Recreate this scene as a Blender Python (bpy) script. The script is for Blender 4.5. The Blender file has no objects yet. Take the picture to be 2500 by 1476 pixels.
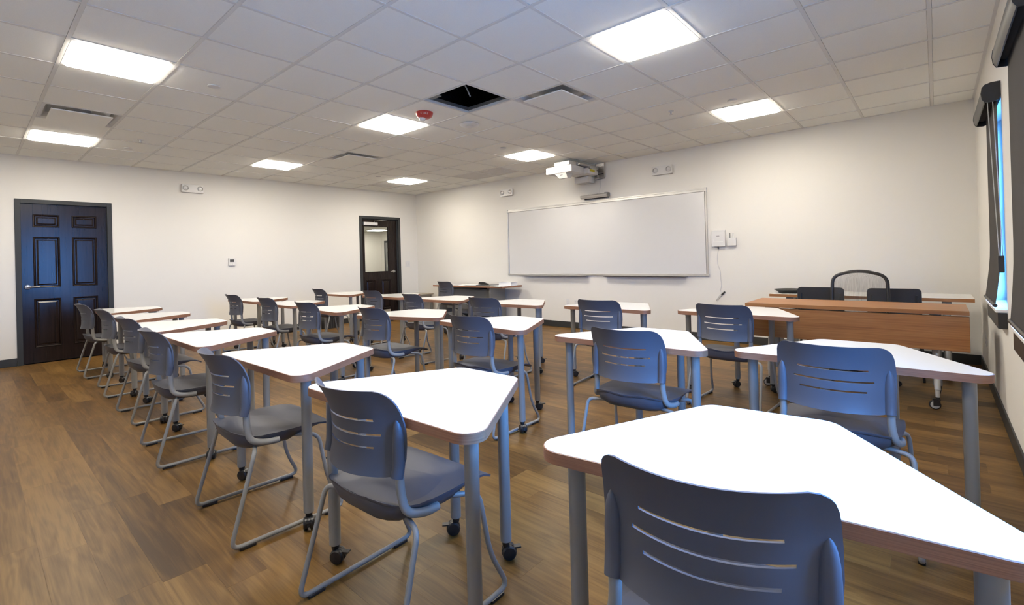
import bpy, bmesh, math, random
from mathutils import Vector, Matrix
random.seed(7)
S = bpy.context.scene
COL = S.collection
PI = math.pi
# ------------------------------------------------------------------ camera
W, YW, YB, H = 9.4352, 6.5175, -1.25, 2.782          # room: x 0..W, y YB..YW, z 0..H
CAM = Vector((9.09883, -0.47376, 1.25060))
yaw, pit, rol, FPX = -0.721845, 0.0046317, -0.0266776, 1176.0865
fw = Vector((math.sin(yaw)*math.cos(pit), math.cos(yaw)*math.cos(pit), math.sin(pit)))
r0 = Vector((math.cos(yaw), -math.sin(yaw), 0)); u0 = r0.cross(fw)
rt = r0*math.cos(rol) + u0*math.sin(rol); up = -r0*math.sin(rol) + u0*math.cos(rol)
cd = bpy.data.cameras.new('camera'); cam = bpy.data.objects.new('camera', cd); COL.objects.link(cam)
cam.matrix_world = Matrix(((rt.x, up.x, -fw.x, CAM.x), (rt.y, up.y, -fw.y, CAM.y), (rt.z, up.z, -fw.z, CAM.z), (0, 0, 0, 1)))
cd.sensor_width = 36; cd.lens = FPX/2500*36; cd.shift_y = -(738-623.459)/2500; cd.clip_start = 0.02; cd.clip_end = 200
S.camera = cam
# ------------------------------------------------------------------ light and exposure
SKY = (0.10, 0.36, 1.0); SKY_STRENGTH = 74.0
LAMP = (1.0, 0.915, 0.79); LAMP_STRENGTH = 47.0
w = bpy.data.worlds.new('sky'); S.world = w; w.use_nodes = True
bg = w.node_tree.nodes['Background']; bg.inputs[0].default_value = (*SKY, 1); bg.inputs[1].default_value = SKY_STRENGTH
S.view_settings.view_transform = 'Standard'; S.view_settings.look = 'None'
S.view_settings.exposure = 0.12; S.view_settings.gamma = 1.0; S.view_settings.use_curve_mapping = False
WIN_Y = [(3.965, 4.785), (2.285, 3.105), (0.605, 1.425), (-1.075, -0.255)]; WIN_Z = (0.83, 2.20)
pl = bpy.data.lights.new('daylight_portal', 'AREA'); pl.shape = 'RECTANGLE'; pl.size = 0.84; pl.size_y = 1.39; pl.energy = 1
pl.cycles.is_portal = True
po = bpy.data.objects.new('daylight_portal', pl); COL.objects.link(po)
po.location = (W+0.128, 1.015, 1.515); po.rotation_euler = (0, PI/2, 0); po.rotation_euler = Matrix(((0, 0, 1), (1, 0, 0), (0, 1, 0))).to_euler()
S.cycles.max_bounces = 10; S.cycles.diffuse_bounces = 6; S.cycles.sample_clamp_indirect = 6

# ------------------------------------------------------------------ materials
def N(nt, t, **kw):
    n = nt.nodes.new(t)
    for k, v in kw.items(): setattr(n, k, v)
    return n
def mat(name, col, rough=0.5, metal=0.0, spec=0.5, noise=0.0, nscale=30.0, bump=0.0, bscale=200.0, coat=0.0):
    m = bpy.data.materials.new(name); m.use_nodes = True; nt = m.node_tree; b = nt.nodes['Principled BSDF']
    b.inputs['Base Color'].default_value = (*col, 1); b.inputs['Roughness'].default_value = rough
    b.inputs['Metallic'].default_value = metal; b.inputs['Specular IOR Level'].default_value = spec
    b.inputs['Coat Weight'].default_value = coat; b.inputs['Coat Roughness'].default_value = 0.15
    g = N(nt, 'ShaderNodeNewGeometry')
    if noise > 0:
        t = N(nt, 'ShaderNodeTexNoise'); t.inputs['Scale'].default_value = nscale; t.inputs['Detail'].default_value = 4
        nt.links.new(g.outputs['Position'], t.inputs['Vector'])
        r = N(nt, 'ShaderNodeValToRGB'); r.color_ramp.elements[0].position = 0.35; r.color_ramp.elements[1].position = 0.65
        r.color_ramp.elements[0].color = (*[c*(1-noise) for c in col], 1); r.color_ramp.elements[1].color = (*[min(1, c*(1+noise)) for c in col], 1)
        nt.links.new(t.outputs[0], r.inputs[0]); nt.links.new(r.outputs[0], b.inputs['Base Color'])
    if bump > 0:
        t = N(nt, 'ShaderNodeTexNoise'); t.inputs['Scale'].default_value = bscale; t.inputs['Detail'].default_value = 3
        nt.links.new(g.outputs['Position'], t.inputs['Vector'])
        bp = N(nt, 'ShaderNodeBump'); bp.inputs['Strength'].default_value = bump; bp.inputs['Distance'].default_value = 0.002
        nt.links.new(t.outputs[0], bp.inputs['Height']); nt.links.new(bp.outputs[0], b.inputs['Normal'])
    return m
def emit(name, col, s):
    m = bpy.data.materials.new(name); m.use_nodes = True; nt = m.node_tree; b = nt.nodes['Principled BSDF']
    b.inputs['Base Color'].default_value = (0.8, 0.8, 0.8, 1)
    b.inputs['Emission Color'].default_value = (*col, 1); b.inputs['Emission Strength'].default_value = s
    return m
def wood(name, dark, mid, light, axis=0, scale=1.0, rough=0.42, tones=0.0, grain=(2.2, 26, 26)):
    """Procedural wood: stretched noise rings along one axis, offset and toned per piece."""
    m = bpy.data.materials.new(name); m.use_nodes = True; nt = m.node_tree; L = nt.links; b = nt.nodes['Principled BSDF']
    g = N(nt, 'ShaderNodeNewGeometry'); oi = N(nt, 'ShaderNodeObjectInfo')
    ad = N(nt, 'ShaderNodeMath', operation='ADD'); L.new(g.outputs['Random Per Island'], ad.inputs[0]); L.new(oi.outputs['Random'], ad.inputs[1])
    fr = N(nt, 'ShaderNodeMath', operation='FRACT'); L.new(ad.outputs[0], fr.inputs[0])
    wn = N(nt, 'ShaderNodeTexWhiteNoise', noise_dimensions='1D'); L.new(fr.outputs[0], wn.inputs['W'])
    mu = N(nt, 'ShaderNodeVectorMath', operation='SCALE'); L.new(wn.outputs['Color'], mu.inputs[0]); mu.inputs['Scale'].default_value = 40.0 if tones else 0.0
    av = N(nt, 'ShaderNodeVectorMath', operation='ADD'); L.new(g.outputs['Position'], av.inputs[0]); L.new(mu.outputs[0], av.inputs[1])
    mp = N(nt, 'ShaderNodeMapping'); sc = [grain[1]*scale, grain[1]*scale, grain[2]*scale]; sc[axis] = grain[0]*scale
    mp.inputs['Scale'].default_value = sc; L.new(av.outputs[0], mp.inputs['Vector'])
    n1 = N(nt, 'ShaderNodeTexNoise'); n1.inputs['Scale'].default_value = 1.0; n1.inputs['Detail'].default_value = 6; n1.inputs['Distortion'].default_value = 0.6
    L.new(mp.outputs[0], n1.inputs['Vector'])
    m2 = N(nt, 'ShaderNodeMapping'); s2 = [9*scale, 9*scale, 9*scale]; s2[axis] = 1.3*scale; m2.inputs['Scale'].default_value = s2; L.new(av.outputs[0], m2.inputs['Vector'])
    n2 = N(nt, 'ShaderNodeTexNoise'); n2.inputs['Scale'].default_value = 1.0; n2.inputs['Detail'].default_value = 3; n2.inputs['Distortion'].default_value = 1.2; L.new(m2.outputs[0], n2.inputs['Vector'])
    k = N(nt, 'ShaderNodeMath', operation='MULTIPLY'); L.new(n2.outputs[0], k.inputs[0]); k.inputs[1].default_value = 16.0
    sn = N(nt, 'ShaderNodeMath', operation='SINE'); L.new(k.outputs[0], sn.inputs[0])
    a2 = N(nt, 'ShaderNodeMath', operation='MULTIPLY_ADD'); L.new(sn.outputs[0], a2.inputs[0]); a2.inputs[1].default_value = 0.07; L.new(n1.outputs[0], a2.inputs[2])
    a3 = N(nt, 'ShaderNodeMath', operation='MULTIPLY_ADD'); sb = N(nt, 'ShaderNodeMath', operation='SUBTRACT'); L.new(wn.outputs['Value'], sb.inputs[0]); sb.inputs[1].default_value = 0.5
    L.new(sb.outputs[0], a3.inputs[0]); a3.inputs[1].default_value = tones; L.new(a2.outputs[0], a3.inputs[2])
    r = N(nt, 'ShaderNodeValToRGB'); e = r.color_ramp.elements; e[0].position = 0.28; e[0].color = (*dark, 1); e[1].position = 0.74; e[1].color = (*light, 1)
    x = e.new(0.5); x.color = (*mid, 1)
    L.new(a3.outputs[0], r.inputs[0]); L.new(r.outputs[0], b.inputs['Base Color'])
    b.inputs['Roughness'].default_value = rough
    bp = N(nt, 'ShaderNodeBump'); bp.inputs['Strength'].default_value = 0.12; bp.inputs['Distance'].default_value = 0.001
    L.new(n1.outputs[0], bp.inputs['Height']); L.new(bp.outputs[0], b.inputs['Normal'])
    return m
def plank_wood(name, stops, rough=0.4):
    m = bpy.data.materials.new(name); m.use_nodes = True; nt = m.node_tree; L = nt.links; b = nt.nodes['Principled BSDF']
    g = N(nt, 'ShaderNodeNewGeometry'); oi = N(nt, 'ShaderNodeObjectInfo')
    ad = N(nt, 'ShaderNodeMath', operation='ADD'); L.new(g.outputs['Random Per Island'], ad.inputs[0]); L.new(oi.outputs['Random'], ad.inputs[1])
    wn = N(nt, 'ShaderNodeTexWhiteNoise', noise_dimensions='1D'); L.new(ad.outputs[0], wn.inputs['W'])
    mu = N(nt, 'ShaderNodeVectorMath', operation='SCALE'); L.new(wn.outputs['Color'], mu.inputs[0]); mu.inputs['Scale'].default_value = 50
    av = N(nt, 'ShaderNodeVectorMath', operation='ADD'); L.new(g.outputs['Position'], av.inputs[0]); L.new(mu.outputs[0], av.inputs[1])
    def noise(sx, sy, det, dist):
        mp = N(nt, 'ShaderNodeMapping'); mp.inputs['Scale'].default_value = (sx, sy, sy); L.new(av.outputs[0], mp.inputs['Vector'])
        n = N(nt, 'ShaderNodeTexNoise'); n.inputs['Scale'].default_value = 1; n.inputs['Detail'].default_value = det; n.inputs['Distortion'].default_value = dist; L.new(mp.outputs[0], n.inputs['Vector']); return n.outputs[0]
    def ma(a, k, c):
        x = N(nt, 'ShaderNodeMath', operation='MULTIPLY_ADD'); L.new(a, x.inputs[0]); x.inputs[1].default_value = k
        if isinstance(c, float): x.inputs[2].default_value = c
        else: L.new(c, x.inputs[2])
        return x.outputs[0]
    big = noise(0.9, 5.0, 2, 0.4); rings = noise(1.1, 6.5, 2, 0.5); fine = noise(5.0, 150.0, 4, 0.2); mid = noise(2.2, 38.0, 4, 0.8)
    sn = N(nt, 'ShaderNodeMath', operation='SINE'); L.new(ma(rings, 44.0, 0.0), sn.inputs[0])
    v = ma(wn.outputs['Value'], 0.20, -0.10); v = ma(big, 0.45, v); v = ma(mid, 0.36, v); v = ma(fine, 0.24, v); v = ma(sn.outputs[0], 0.042, v)
    r = N(nt, 'ShaderNodeValToRGB'); e = r.color_ramp.elements
    e[0].position, e[0].color = 0.30, (*stops[0], 1); e[1].position, e[1].color = 0.72, (*stops[2], 1); x = e.new(0.50); x.color = (*stops[1], 1)
    L.new(v, r.inputs[0]); L.new(r.outputs[0], b.inputs['Base Color']); b.inputs['Roughness'].default_value = rough
    b.inputs['Specular IOR Level'].default_value = 0.28
    bp = N(nt, 'ShaderNodeBump'); bp.inputs['Strength'].default_value = 0.15; bp.inputs['Distance'].default_value = 0.001; L.new(fine, bp.inputs['Height']); L.new(bp.outputs[0], b.inputs['Normal'])
    return m
M = {}
M['wall'] = mat('wall_paint', (0.6873, 0.6675, 0.6241), 0.6, spec=0.3, bump=0.06, bscale=260)
M['tile'] = mat('ceiling_tile', (0.92, 0.925, 0.875), 0.9, spec=0.1, noise=0.035, nscale=420, bump=0.3, bscale=330)
M['grid'] = mat('grid_paint', (0.74, 0.735, 0.70), 0.5, spec=0.3)
M['plenum'] = mat('plenum_shade', (0.02, 0.019, 0.018), 0.9, noise=0.3, nscale=8)  # near-black colour stands in for the lack of light above the ceiling
M['metal_dk'] = mat('dull_galvanised', (0.22, 0.22, 0.22), 0.4, 0.7)
M['plank'] = plank_wood('vinyl_plank', ((0.0474, 0.0221, 0.0051), (0.1106, 0.0561, 0.0134), (0.1975, 0.1090, 0.0300)), 0.43)
M['oak'] = wood('table_laminate', (0.205, 0.080, 0.021), (0.275, 0.114, 0.032), (0.335, 0.148, 0.045), axis=0, rough=0.42, grain=(1.5, 90, 90))
M['edge'] = wood('edge_band', (0.1817, 0.0806, 0.0427), (0.2370, 0.1090, 0.0585), (0.2844, 0.1406, 0.0774), axis=0, rough=0.45, grain=(3, 3, 520))
M['lam'] = mat('white_laminate', (0.86, 0.87, 0.845), 0.13, spec=0.5)
M['plastic'] = mat('slate_plastic', (0.074, 0.077, 0.093), 0.48, spec=0.38, bump=0.05, bscale=900)
M['frame'] = mat('grey_powder_coat', (0.25, 0.246, 0.232), 0.42, 0.1, spec=0.35)
M['black'] = mat('black_plastic', (0.012, 0.012, 0.013), 0.38)
M['blackf'] = mat('black_fabric', (0.022, 0.022, 0.026), 0.8, bump=0.2, bscale=700)
M['doorfr'] = mat('charcoal_frame_paint', (0.0284, 0.0308, 0.0324), 0.5, spec=0.3)
M['door'] = wood('espresso_door', (0.0079, 0.0049, 0.0043), (0.0111, 0.0067, 0.0057), (0.0158, 0.0095, 0.0079), axis=2, rough=0.23, grain=(1.2, 60, 60)); M['door'].node_tree.nodes['Principled BSDF'].inputs['Specular IOR Level'].default_value = 0.24
M['chrome'] = mat('satin_chrome', (0.62, 0.62, 0.62), 0.22, 1.0)
M['alu'] = mat('anodised_aluminium', (0.58, 0.57, 0.55), 0.35, 0.75)
M['board'] = mat('whiteboard_enamel', (0.5846, 0.5806, 0.5767), 0.16, spec=0.5)
M['white'] = mat('white_plastic', (0.6162, 0.6083, 0.5965), 0.35)
M['whitem'] = mat('white_metal', (0.5846, 0.5767, 0.5609), 0.4)
M['base'] = mat('black_rubber_base', (0.022, 0.023, 0.023), 0.5)
M['fabric'] = mat('blind_fabric', (0.0537, 0.0498, 0.0474), 0.85, spec=0.2, bump=0.3, bscale=1200)
M['cass'] = mat('bronze_cassette', (0.0316, 0.0300, 0.0292), 0.40, 0.3)
M['dark'] = mat('dark_plastic', (0.05, 0.05, 0.052), 0.4)
M['red'] = mat('alarm_red', (0.3318, 0.0142, 0.0126), 0.3)
M['yellow'] = mat('yellow_sticker', (0.4898, 0.4108, 0.0158), 0.5)
M['grille'] = mat('grille_grey', (0.70, 0.68, 0.64), 0.6, metal=0.1)
M['paper'] = mat('paper', (0.80, 0.80, 0.80), 0.7)
M['beige'] = mat('beige_laminate', (0.3318, 0.2923, 0.2291), 0.5)
M['steel'] = mat('grey_steel', (0.2370, 0.2370, 0.2291), 0.4, 0.3)
M['rubber_grey'] = mat('grey_wheel', (0.4345, 0.4345, 0.4187), 0.5)
M['ground'] = mat('outdoor_paving', (0.26, 0.255, 0.24), 0.9, noise=0.15, nscale=2)
M['winfr'] = mat('white_window_vinyl', (0.80, 0.81, 0.82), 0.35)
M['lamp'] = emit('panel_diffuser', LAMP, LAMP_STRENGTH)
M['lens'] = mat('clear_lens', (0.75, 0.75, 0.75), 0.08, spec=0.8)
def glass(name, tint=(1, 1, 1), refl=0.07):
    m = bpy.data.materials.new(name); m.use_nodes = True; nt = m.node_tree; nt.nodes.remove(nt.nodes['Principled BSDF'])
    t = N(nt, 'ShaderNodeBsdfTransparent'); t.inputs[0].default_value = (*tint, 1); g = N(nt, 'ShaderNodeBsdfGlossy'); g.inputs['Roughness'].default_value = 0.02
    lw = N(nt, 'ShaderNodeLayerWeight'); lw.inputs[0].default_value = 0.5; pw = N(nt, 'ShaderNodeMath', operation='POWER'); nt.links.new(lw.outputs['Facing'], pw.inputs[0]); pw.inputs[1].default_value = 4.0
    f = N(nt, 'ShaderNodeMath', operation='MULTIPLY_ADD'); nt.links.new(pw.outputs[0], f.inputs[0]); f.inputs[1].default_value = 0.7; f.inputs[2].default_value = 0.04; x = N(nt, 'ShaderNodeMixShader'); nt.links.new(f.outputs[0], x.inputs[0])
    nt.links.new(t.outputs[0], x.inputs[1]); nt.links.new(g.outputs[0], x.inputs[2]); nt.links.new(x.outputs[0], nt.nodes['Material Output'].inputs[0])
    return m
M['glass'] = glass('clear_glass', (0.93, 0.95, 0.95))
def net(name, col, open_):
    m = bpy.data.materials.new(name); m.use_nodes = True; nt = m.node_tree; b = nt.nodes['Principled BSDF']; b.inputs['Base Color'].default_value = (*col, 1); b.inputs['Roughness'].default_value = 0.7
    t = N(nt, 'ShaderNodeBsdfTransparent'); x = N(nt, 'ShaderNodeMixShader'); g = N(nt, 'ShaderNodeNewGeometry')
    n = N(nt, 'ShaderNodeTexNoise'); n.inputs['Scale'].default_value = 1; mp = N(nt, 'ShaderNodeMapping'); mp.inputs['Scale'].default_value = (160, 160, 12)
    nt.links.new(g.outputs['Position'], mp.inputs[0]); nt.links.new(mp.outputs[0], n.inputs[0])
    a = N(nt, 'ShaderNodeMath', operation='MULTIPLY_ADD'); nt.links.new(n.outputs[0], a.inputs[0]); a.inputs[1].default_value = 0.5; a.inputs[2].default_value = open_-0.25
    nt.links.new(a.outputs[0], x.inputs[0]); nt.links.new(b.outputs[0], x.inputs[1]); nt.links.new(t.outputs[0], x.inputs[2]); nt.links.new(x.outputs[0], nt.nodes['Material Output'].inputs[0])
    return m
M['mesh'] = net('chair_mesh', (0.10, 0.10, 0.10), 0.62)

# ------------------------------------------------------------------ geometry helpers
class MB:
    def __init__(s): s.v = []; s.f = []
    def add(s, vs, fs):
        o = len(s.v); s.v += [tuple(p) for p in vs]; s.f += [tuple(i+o for i in f) for f in fs]
    def box(s, x0, x1, y0, y1, z0, z1):
        s.add([(x0, y0, z0), (x1, y0, z0), (x1, y1, z0), (x0, y1, z0), (x0, y0, z1), (x1, y0, z1), (x1, y1, z1), (x0, y1, z1)],
              [(3, 2, 1, 0), (4, 5, 6, 7), (0, 1, 5, 4), (1, 2, 6, 5), (2, 3, 7, 6), (3, 0, 4, 7)]); return s
    def tube(s, pts, r, seg=10, caps=True):
        pts = [Vector(p) for p in pts]; n = len(pts); rr = r if isinstance(r, (list, tuple)) else [r]*n
        t0 = (pts[1]-pts[0]).normalized(); a = Vector((0, 0, 1)) if abs(t0.z) < 0.9 else Vector((1, 0, 0)); nx = t0.cross(a).normalized()
        vs = []
        for i, p in enumerate(pts):
            t = ((pts[min(i+1, n-1)]-pts[max(i-1, 0)])).normalized(); nx = (nx - t*nx.dot(t)).normalized(); ny = t.cross(nx)
            for k in range(seg):
                th = 2*PI*k/seg; vs.append(p + (nx*math.cos(th)+ny*math.sin(th))*rr[i])
        fs = [(i*seg+k, i*seg+(k+1) % seg, (i+1)*seg+(k+1) % seg, (i+1)*seg+k) for i in range(n-1) for k in range(seg)]
        if caps: fs += [tuple(range(seg-1, -1, -1)), tuple((n-1)*seg+k for k in range(seg))]
        s.add(vs, fs); return s
    def cyl(s, p0, p1, r, seg=14): return s.tube([p0, p1], r, seg)
    def lathe(s, prof, c=(0, 0, 0), axis='z', seg=20, caps=True):
        vs = []; n = len(prof)
        for r, h in prof:
            for k in range(seg):
                th = 2*PI*k/seg; a, b = r*math.cos(th), r*math.sin(th)
                p = {'z': (a, b, h), 'x': (h, a, b), 'y': (b, h, a)}[axis]; vs.append((p[0]+c[0], p[1]+c[1], p[2]+c[2]))
        fs = [(i*seg+k, i*seg+(k+1) % seg, (i+1)*seg+(k+1) % seg, (i+1)*seg+k) for i in range(n-1) for k in range(seg)]
        if caps: fs += [tuple(range(seg-1, -1, -1)), tuple((n-1)*seg+k for k in range(seg))]
        s.add(vs, fs); return s
    def prism(s, poly, z0, z1, ch=0.0):
        n = len(poly); cx = sum(p[0] for p in poly)/n; cy = sum(p[1] for p in poly)/n
        def ring(z, d):
            out = []
            for x, y in poly:
                l = math.hypot(x-cx, y-cy); k = (l-d)/l; out.append((cx+(x-cx)*k, cy+(y-cy)*k, z))
            return out
        rings = [ring(z0, ch), ring(z0+ch, 0), ring(z1-ch, 0), ring(z1, ch)] if ch > 0 else [ring(z0, 0), ring(z1, 0)]
        vs = [p for r_ in rings for p in r_]; m = len(rings)
        fs = [(i*n+k, i*n+(k+1) % n, (i+1)*n+(k+1) % n, (i+1)*n+k) for i in range(m-1) for k in range(n)] + [tuple(range(n-1, -1, -1)), tuple((m-1)*n+k for k in range(n))]
        s.add(vs, fs); return s
    def xf(s, mtx, start=0):
        s.v = s.v[:start] + [tuple(mtx @ Vector(p)) for p in s.v[start:]]; return s
    def mesh(s, name, m, smooth=True, ang=35, bevel=0.0, bseg=2):
        me = bpy.data.meshes.new(name); me.from_pydata(s.v, [], s.f)
        bm = bmesh.new(); bm.from_mesh(me); bmesh.ops.recalc_face_normals(bm, faces=bm.faces)
        if bevel > 0:
            es = [e for e in bm.edges if len(e.link_faces) == 2 and e.calc_face_angle(0) > math.radians(40)]
            bmesh.ops.bevel(bm, geom=es, offset=bevel, segments=bseg, affect='EDGES', profile=0.5, clamp_overlap=True)
        bm.to_mesh(me); bm.free(); me.materials.append(m)
        if smooth:
            me.shade_smooth(); me.set_sharp_from_angle(angle=math.radians(ang))
        return me
def put(name, me, parent=None, loc=(0, 0, 0), rot=(0, 0, 0)):
    o = bpy.data.objects.new(name, me); COL.objects.link(o); o.location = loc; o.rotation_euler = rot
    if parent: o.parent = parent
    return o
def ob(name, mb, m, parent=None, loc=(0, 0, 0), rot=(0, 0, 0), **kw):
    return put(name, mb.mesh(name, m, **kw), parent, loc, rot)
def tag(o, label, cat, group=None, kind=None):
    o['label'] = label; o['category'] = cat
    if group: o['group'] = group
    if kind: o['kind'] = kind
    return o
def thing(name, label, cat, loc=(0, 0, 0), rz=0.0, group=None, kind=None):
    return tag(put(name, None, None, loc, (0, 0, rz)), label, cat, group, kind)
def struct(o, label=None):
    o['kind'] = 'structure'
    if label: o['label'] = label
    return o
def copy_tree(o, parent=None):
    c = o.copy(); COL.objects.link(c)
    if parent: c.parent = parent
    for ch in list(o.children): copy_tree(ch, c)
    return c
def fillet(pts, rad, seg=6):
    pts = [Vector(p) for p in pts]; out = [pts[0]]
    for i in range(1, len(pts)-1):
        p = pts[i]; a = pts[i-1]-p; b = pts[i+1]-p; r = rad[i] if isinstance(rad, (list, tuple)) else rad
        d = min(r, a.length*0.48, b.length*0.48); pa = p+a.normalized()*d; pb = p+b.normalized()*d
        for k in range(seg+1):
            t = k/seg; out.append(pa*(1-t)**2 + p*2*t*(1-t) + pb*t*t)
    out.append(pts[-1]); return out
def round_poly(pts, rad, seg=7):
    n = len(pts); out = []
    for i in range(n):
        p = Vector(pts[i]); a = (Vector(pts[i-1])-p); b = (Vector(pts[(i+1) % n])-p); ang = a.angle(b); d = rad/math.tan(ang/2)
        c = p + (a.normalized()+b.normalized()).normalized()*(rad/math.sin(ang/2)); pa = p+a.normalized()*d; pb = p+b.normalized()*d
        va = pa-c; vb = pb-c; tot = va.angle_signed(vb)
        for k in range(seg+1): out.append(tuple(c + Matrix.Rotation(-tot*k/seg, 2) @ va))
    return out

# ------------------------------------------------------------------ room shell
TOP = H+0.62
def wall_with_holes(axis, pos0, pos1, u0_, u1_, z1, holes):
    """Wall made of blocks around rectangular holes; axis 'x' = wall normal along x."""
    mb = MB(); us = sorted({u0_, u1_, *[h[0] for h in holes], *[h[1] for h in holes]}); 
    for a, b in zip(us, us[1:]):
        hs = [h for h in holes if h[0] <= a+1e-6 and h[1] >= b-1e-6]; z = 0.0
        segs = []
        if hs:
            h = hs[0]
            if h[2] > 0: segs.append((0, h[2]))
            segs.append((h[3], z1))
        else: segs.append((0, z1))
        for p, q in segs:
            if axis == 'x': mb.box(pos0, pos1, a, b, p, q)
            else: mb.box(a, b, pos0, pos1, p, q)
    return mb
D1 = (-0.035, 0.965, 2.207); D2 = (5.02, 6.045, 2.225)
TW = 0.13
struct(ob('wall_left', wall_with_holes('x', -TW, 0, YB-0.12, YW+0.12, TOP, [(D1[0]+.012, D1[1]-.012, 0, D1[2]-.012), (D2[0]+.012, D2[1]-.012, 0, D2[2]-.012)]), M['wall'], smooth=False), 'pale cream painted wall with two dark doors')
struct(ob('wall_front', wall_with_holes('y', YW, YW+0.12, 0, W, TOP, []), M['wall'], smooth=False), 'pale cream painted wall behind the whiteboard')
struct(ob('wall_right', wall_with_holes('x', W, W+0.125, YB-0.12, YW+0.12, TOP, [(a, b, WIN_Z[0], WIN_Z[1]) for a, b in WIN_Y]), M['wall'], smooth=False), 'pale painted wall with the shaded windows')
struct(ob('wall_back', wall_with_holes('y', YB-0.12, YB, 0, W, TOP, []), M['wall'], smooth=False), 'pale cream painted wall behind the desks')
# floor: plank by plank
fl = struct(ob('floor', MB().box(-TW, W+0.125, YB-0.12, YW+0.12, -0.12, -0.004), M['base'], smooth=False), 'brown wood plank floor')
PW, PL = 0.152, 1.0
def plank_mb(L_, Wd):
    c = 0.0004; mb = MB(); x0, x1, y0, y1 = -L_/2, L_/2, -Wd/2, Wd/2
    vs = [(x0, y0, -0.004), (x1, y0, -0.004), (x1, y1, -0.004), (x0, y1, -0.004), (x0, y0, -c), (x1, y0, -c), (x1, y1, -c), (x0, y1, -c),
          (x0+c, y0+c, 0), (x1-c, y0+c, 0), (x1-c, y1-c, 0), (x0+c, y1-c, 0)]
    fs = [(8, 9, 10, 11)] + [(i, (i+1) % 4, 4+(i+1) % 4, 4+i) for i in range(4)] + [(4+i, 4+(i+1) % 4, 8+(i+1) % 4, 8+i) for i in range(4)]
    mb.add(vs, fs); return mb
planks = []
k0 = math.floor((YB-0.028)/PW)
row = 0; y = 0.028 + k0*PW
rnd = random.Random(3)
while y < YW:
    ya, yb = max(y, YB), min(y+PW, YW)
    x = -rnd.random()*PL
    if yb-ya > 0.01:
        while x < W:
            xa, xb = max(x, 0), min(x+PL, W)
            if xb-xa > 0.02: planks.append((xa, xb, ya, yb))
            x += PL
    y += PW
def vis(p):
    c = Vector(((p[0]+p[1])/2, (p[2]+p[3])/2, 0)); d = c-CAM; z = d.dot(fw)
    if z < 0.35: return -1
    if abs(d.dot(rt)/z) > 1.45 or d.dot(up)/z < -1.0: return -1
    return (p[1]-p[0])*(p[3]-p[2])/(d.length**3)
planks.sort(key=vis, reverse=True)
pm = {}; rest = MB()
for i, p in enumerate(planks):
    L_, Wd = round(p[1]-p[0], 3), round(p[3]-p[2], 3); c = ((p[0]+p[1])/2, (p[2]+p[3])/2, 0)
    if i < 296:
        if (L_, Wd) not in pm: pm[(L_, Wd)] = plank_mb(L_, Wd).mesh('floor_plank', M['plank'], smooth=False)
        put('floor_plank', pm[(L_, Wd)], fl, c)
    else:
        t = plank_mb(L_, Wd); rest.add([(a+c[0], b+c[1], d) for a, b, d in t.v], t.f)
o = ob('far_planks', rest, M['plank'], fl, smooth=False); o['kind'] = 'stuff'

# ceiling: grid bars, tiles, fixtures
T = 0.6096; GX = 1.7848
ce = struct(ob('ceiling', MB().box(-TW, W+0.125, YB-0.12, YW+0.12, TOP, TOP+0.05).box(0, W, YB, YB+0.02, H-0.002, H+0.02).box(0, W, YW-0.02, YW, H-0.002, H+0.02).box(0, 0.02, YB, YW, H-0.002, H+0.02).box(W-0.02, W, YB, YW, H-0.002, H+0.02), M['grid'], smooth=False), 'white acoustic tile ceiling on a metal grid')
xs = [0.0] + [n*T+GX for n in range(-2, 13)] + [W]; ys = [YB] + [i*T for i in range(-2, 11)] + [YW]
BWD = 0.024
b1 = MB().box(-W/2, W/2, -BWD/2, BWD/2, -0.003, 0.03).mesh('grid_bar', M['grid'], smooth=False)
b2 = MB().box(-BWD/2, BWD/2, (YB-YW)/2, (YW-YB)/2, -0.0024, 0.028).mesh('grid_bar', M['grid'], smooth=False)
for yv in ys[1:-1]: put('grid_bar', b1, ce, (W/2, yv, H))
for xv in xs[1:-1]: put('grid_bar', b2, ce, (xv, (YB+YW)/2, H))
LIGHTS = [(i, n) for i in (0, 4, 8) for n in (-1, 4, 9)]
LIGHTS.remove((0, 9)); LIGHTS.append((0, 9))
VENTS = [(0, 1), (5, 7), (5, 1)]; HOLE = (4, 6); GRILLES = [(9, 1), (9, 2), (8, -2)]
taken = set(LIGHTS) | set(VENTS) | {HOLE} | set(GRILLES)
tm = {}
for a in range(len(xs)-1):
    for b in range(len(ys)-1):
        n, i = a-3, b-3
        if (i, n) in taken: continue
        sx, sy = round(xs[a+1]-xs[a]-BWD-0.002, 3), round(ys[b+1]-ys[b]-BWD-0.002, 3)
        if sx < 0.01 or sy < 0.01: continue
        if (sx, sy) not in tm:
            tm[(sx, sy)] = MB().box(-sx/2, sx/2, -sy/2, sy/2, 0.0, 0.015).mesh('ceiling_tile', M['tile'], smooth=False, bevel=0.0015, bseg=1)
        put('ceiling_tile', tm[(sx, sy)], ce, ((xs[a]+xs[a+1])/2, (ys[b]+ys[b+1])/2, H+0.0008))
def cell(i, n): return (n*T+GX+T/2, i*T+T/2, H)
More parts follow.
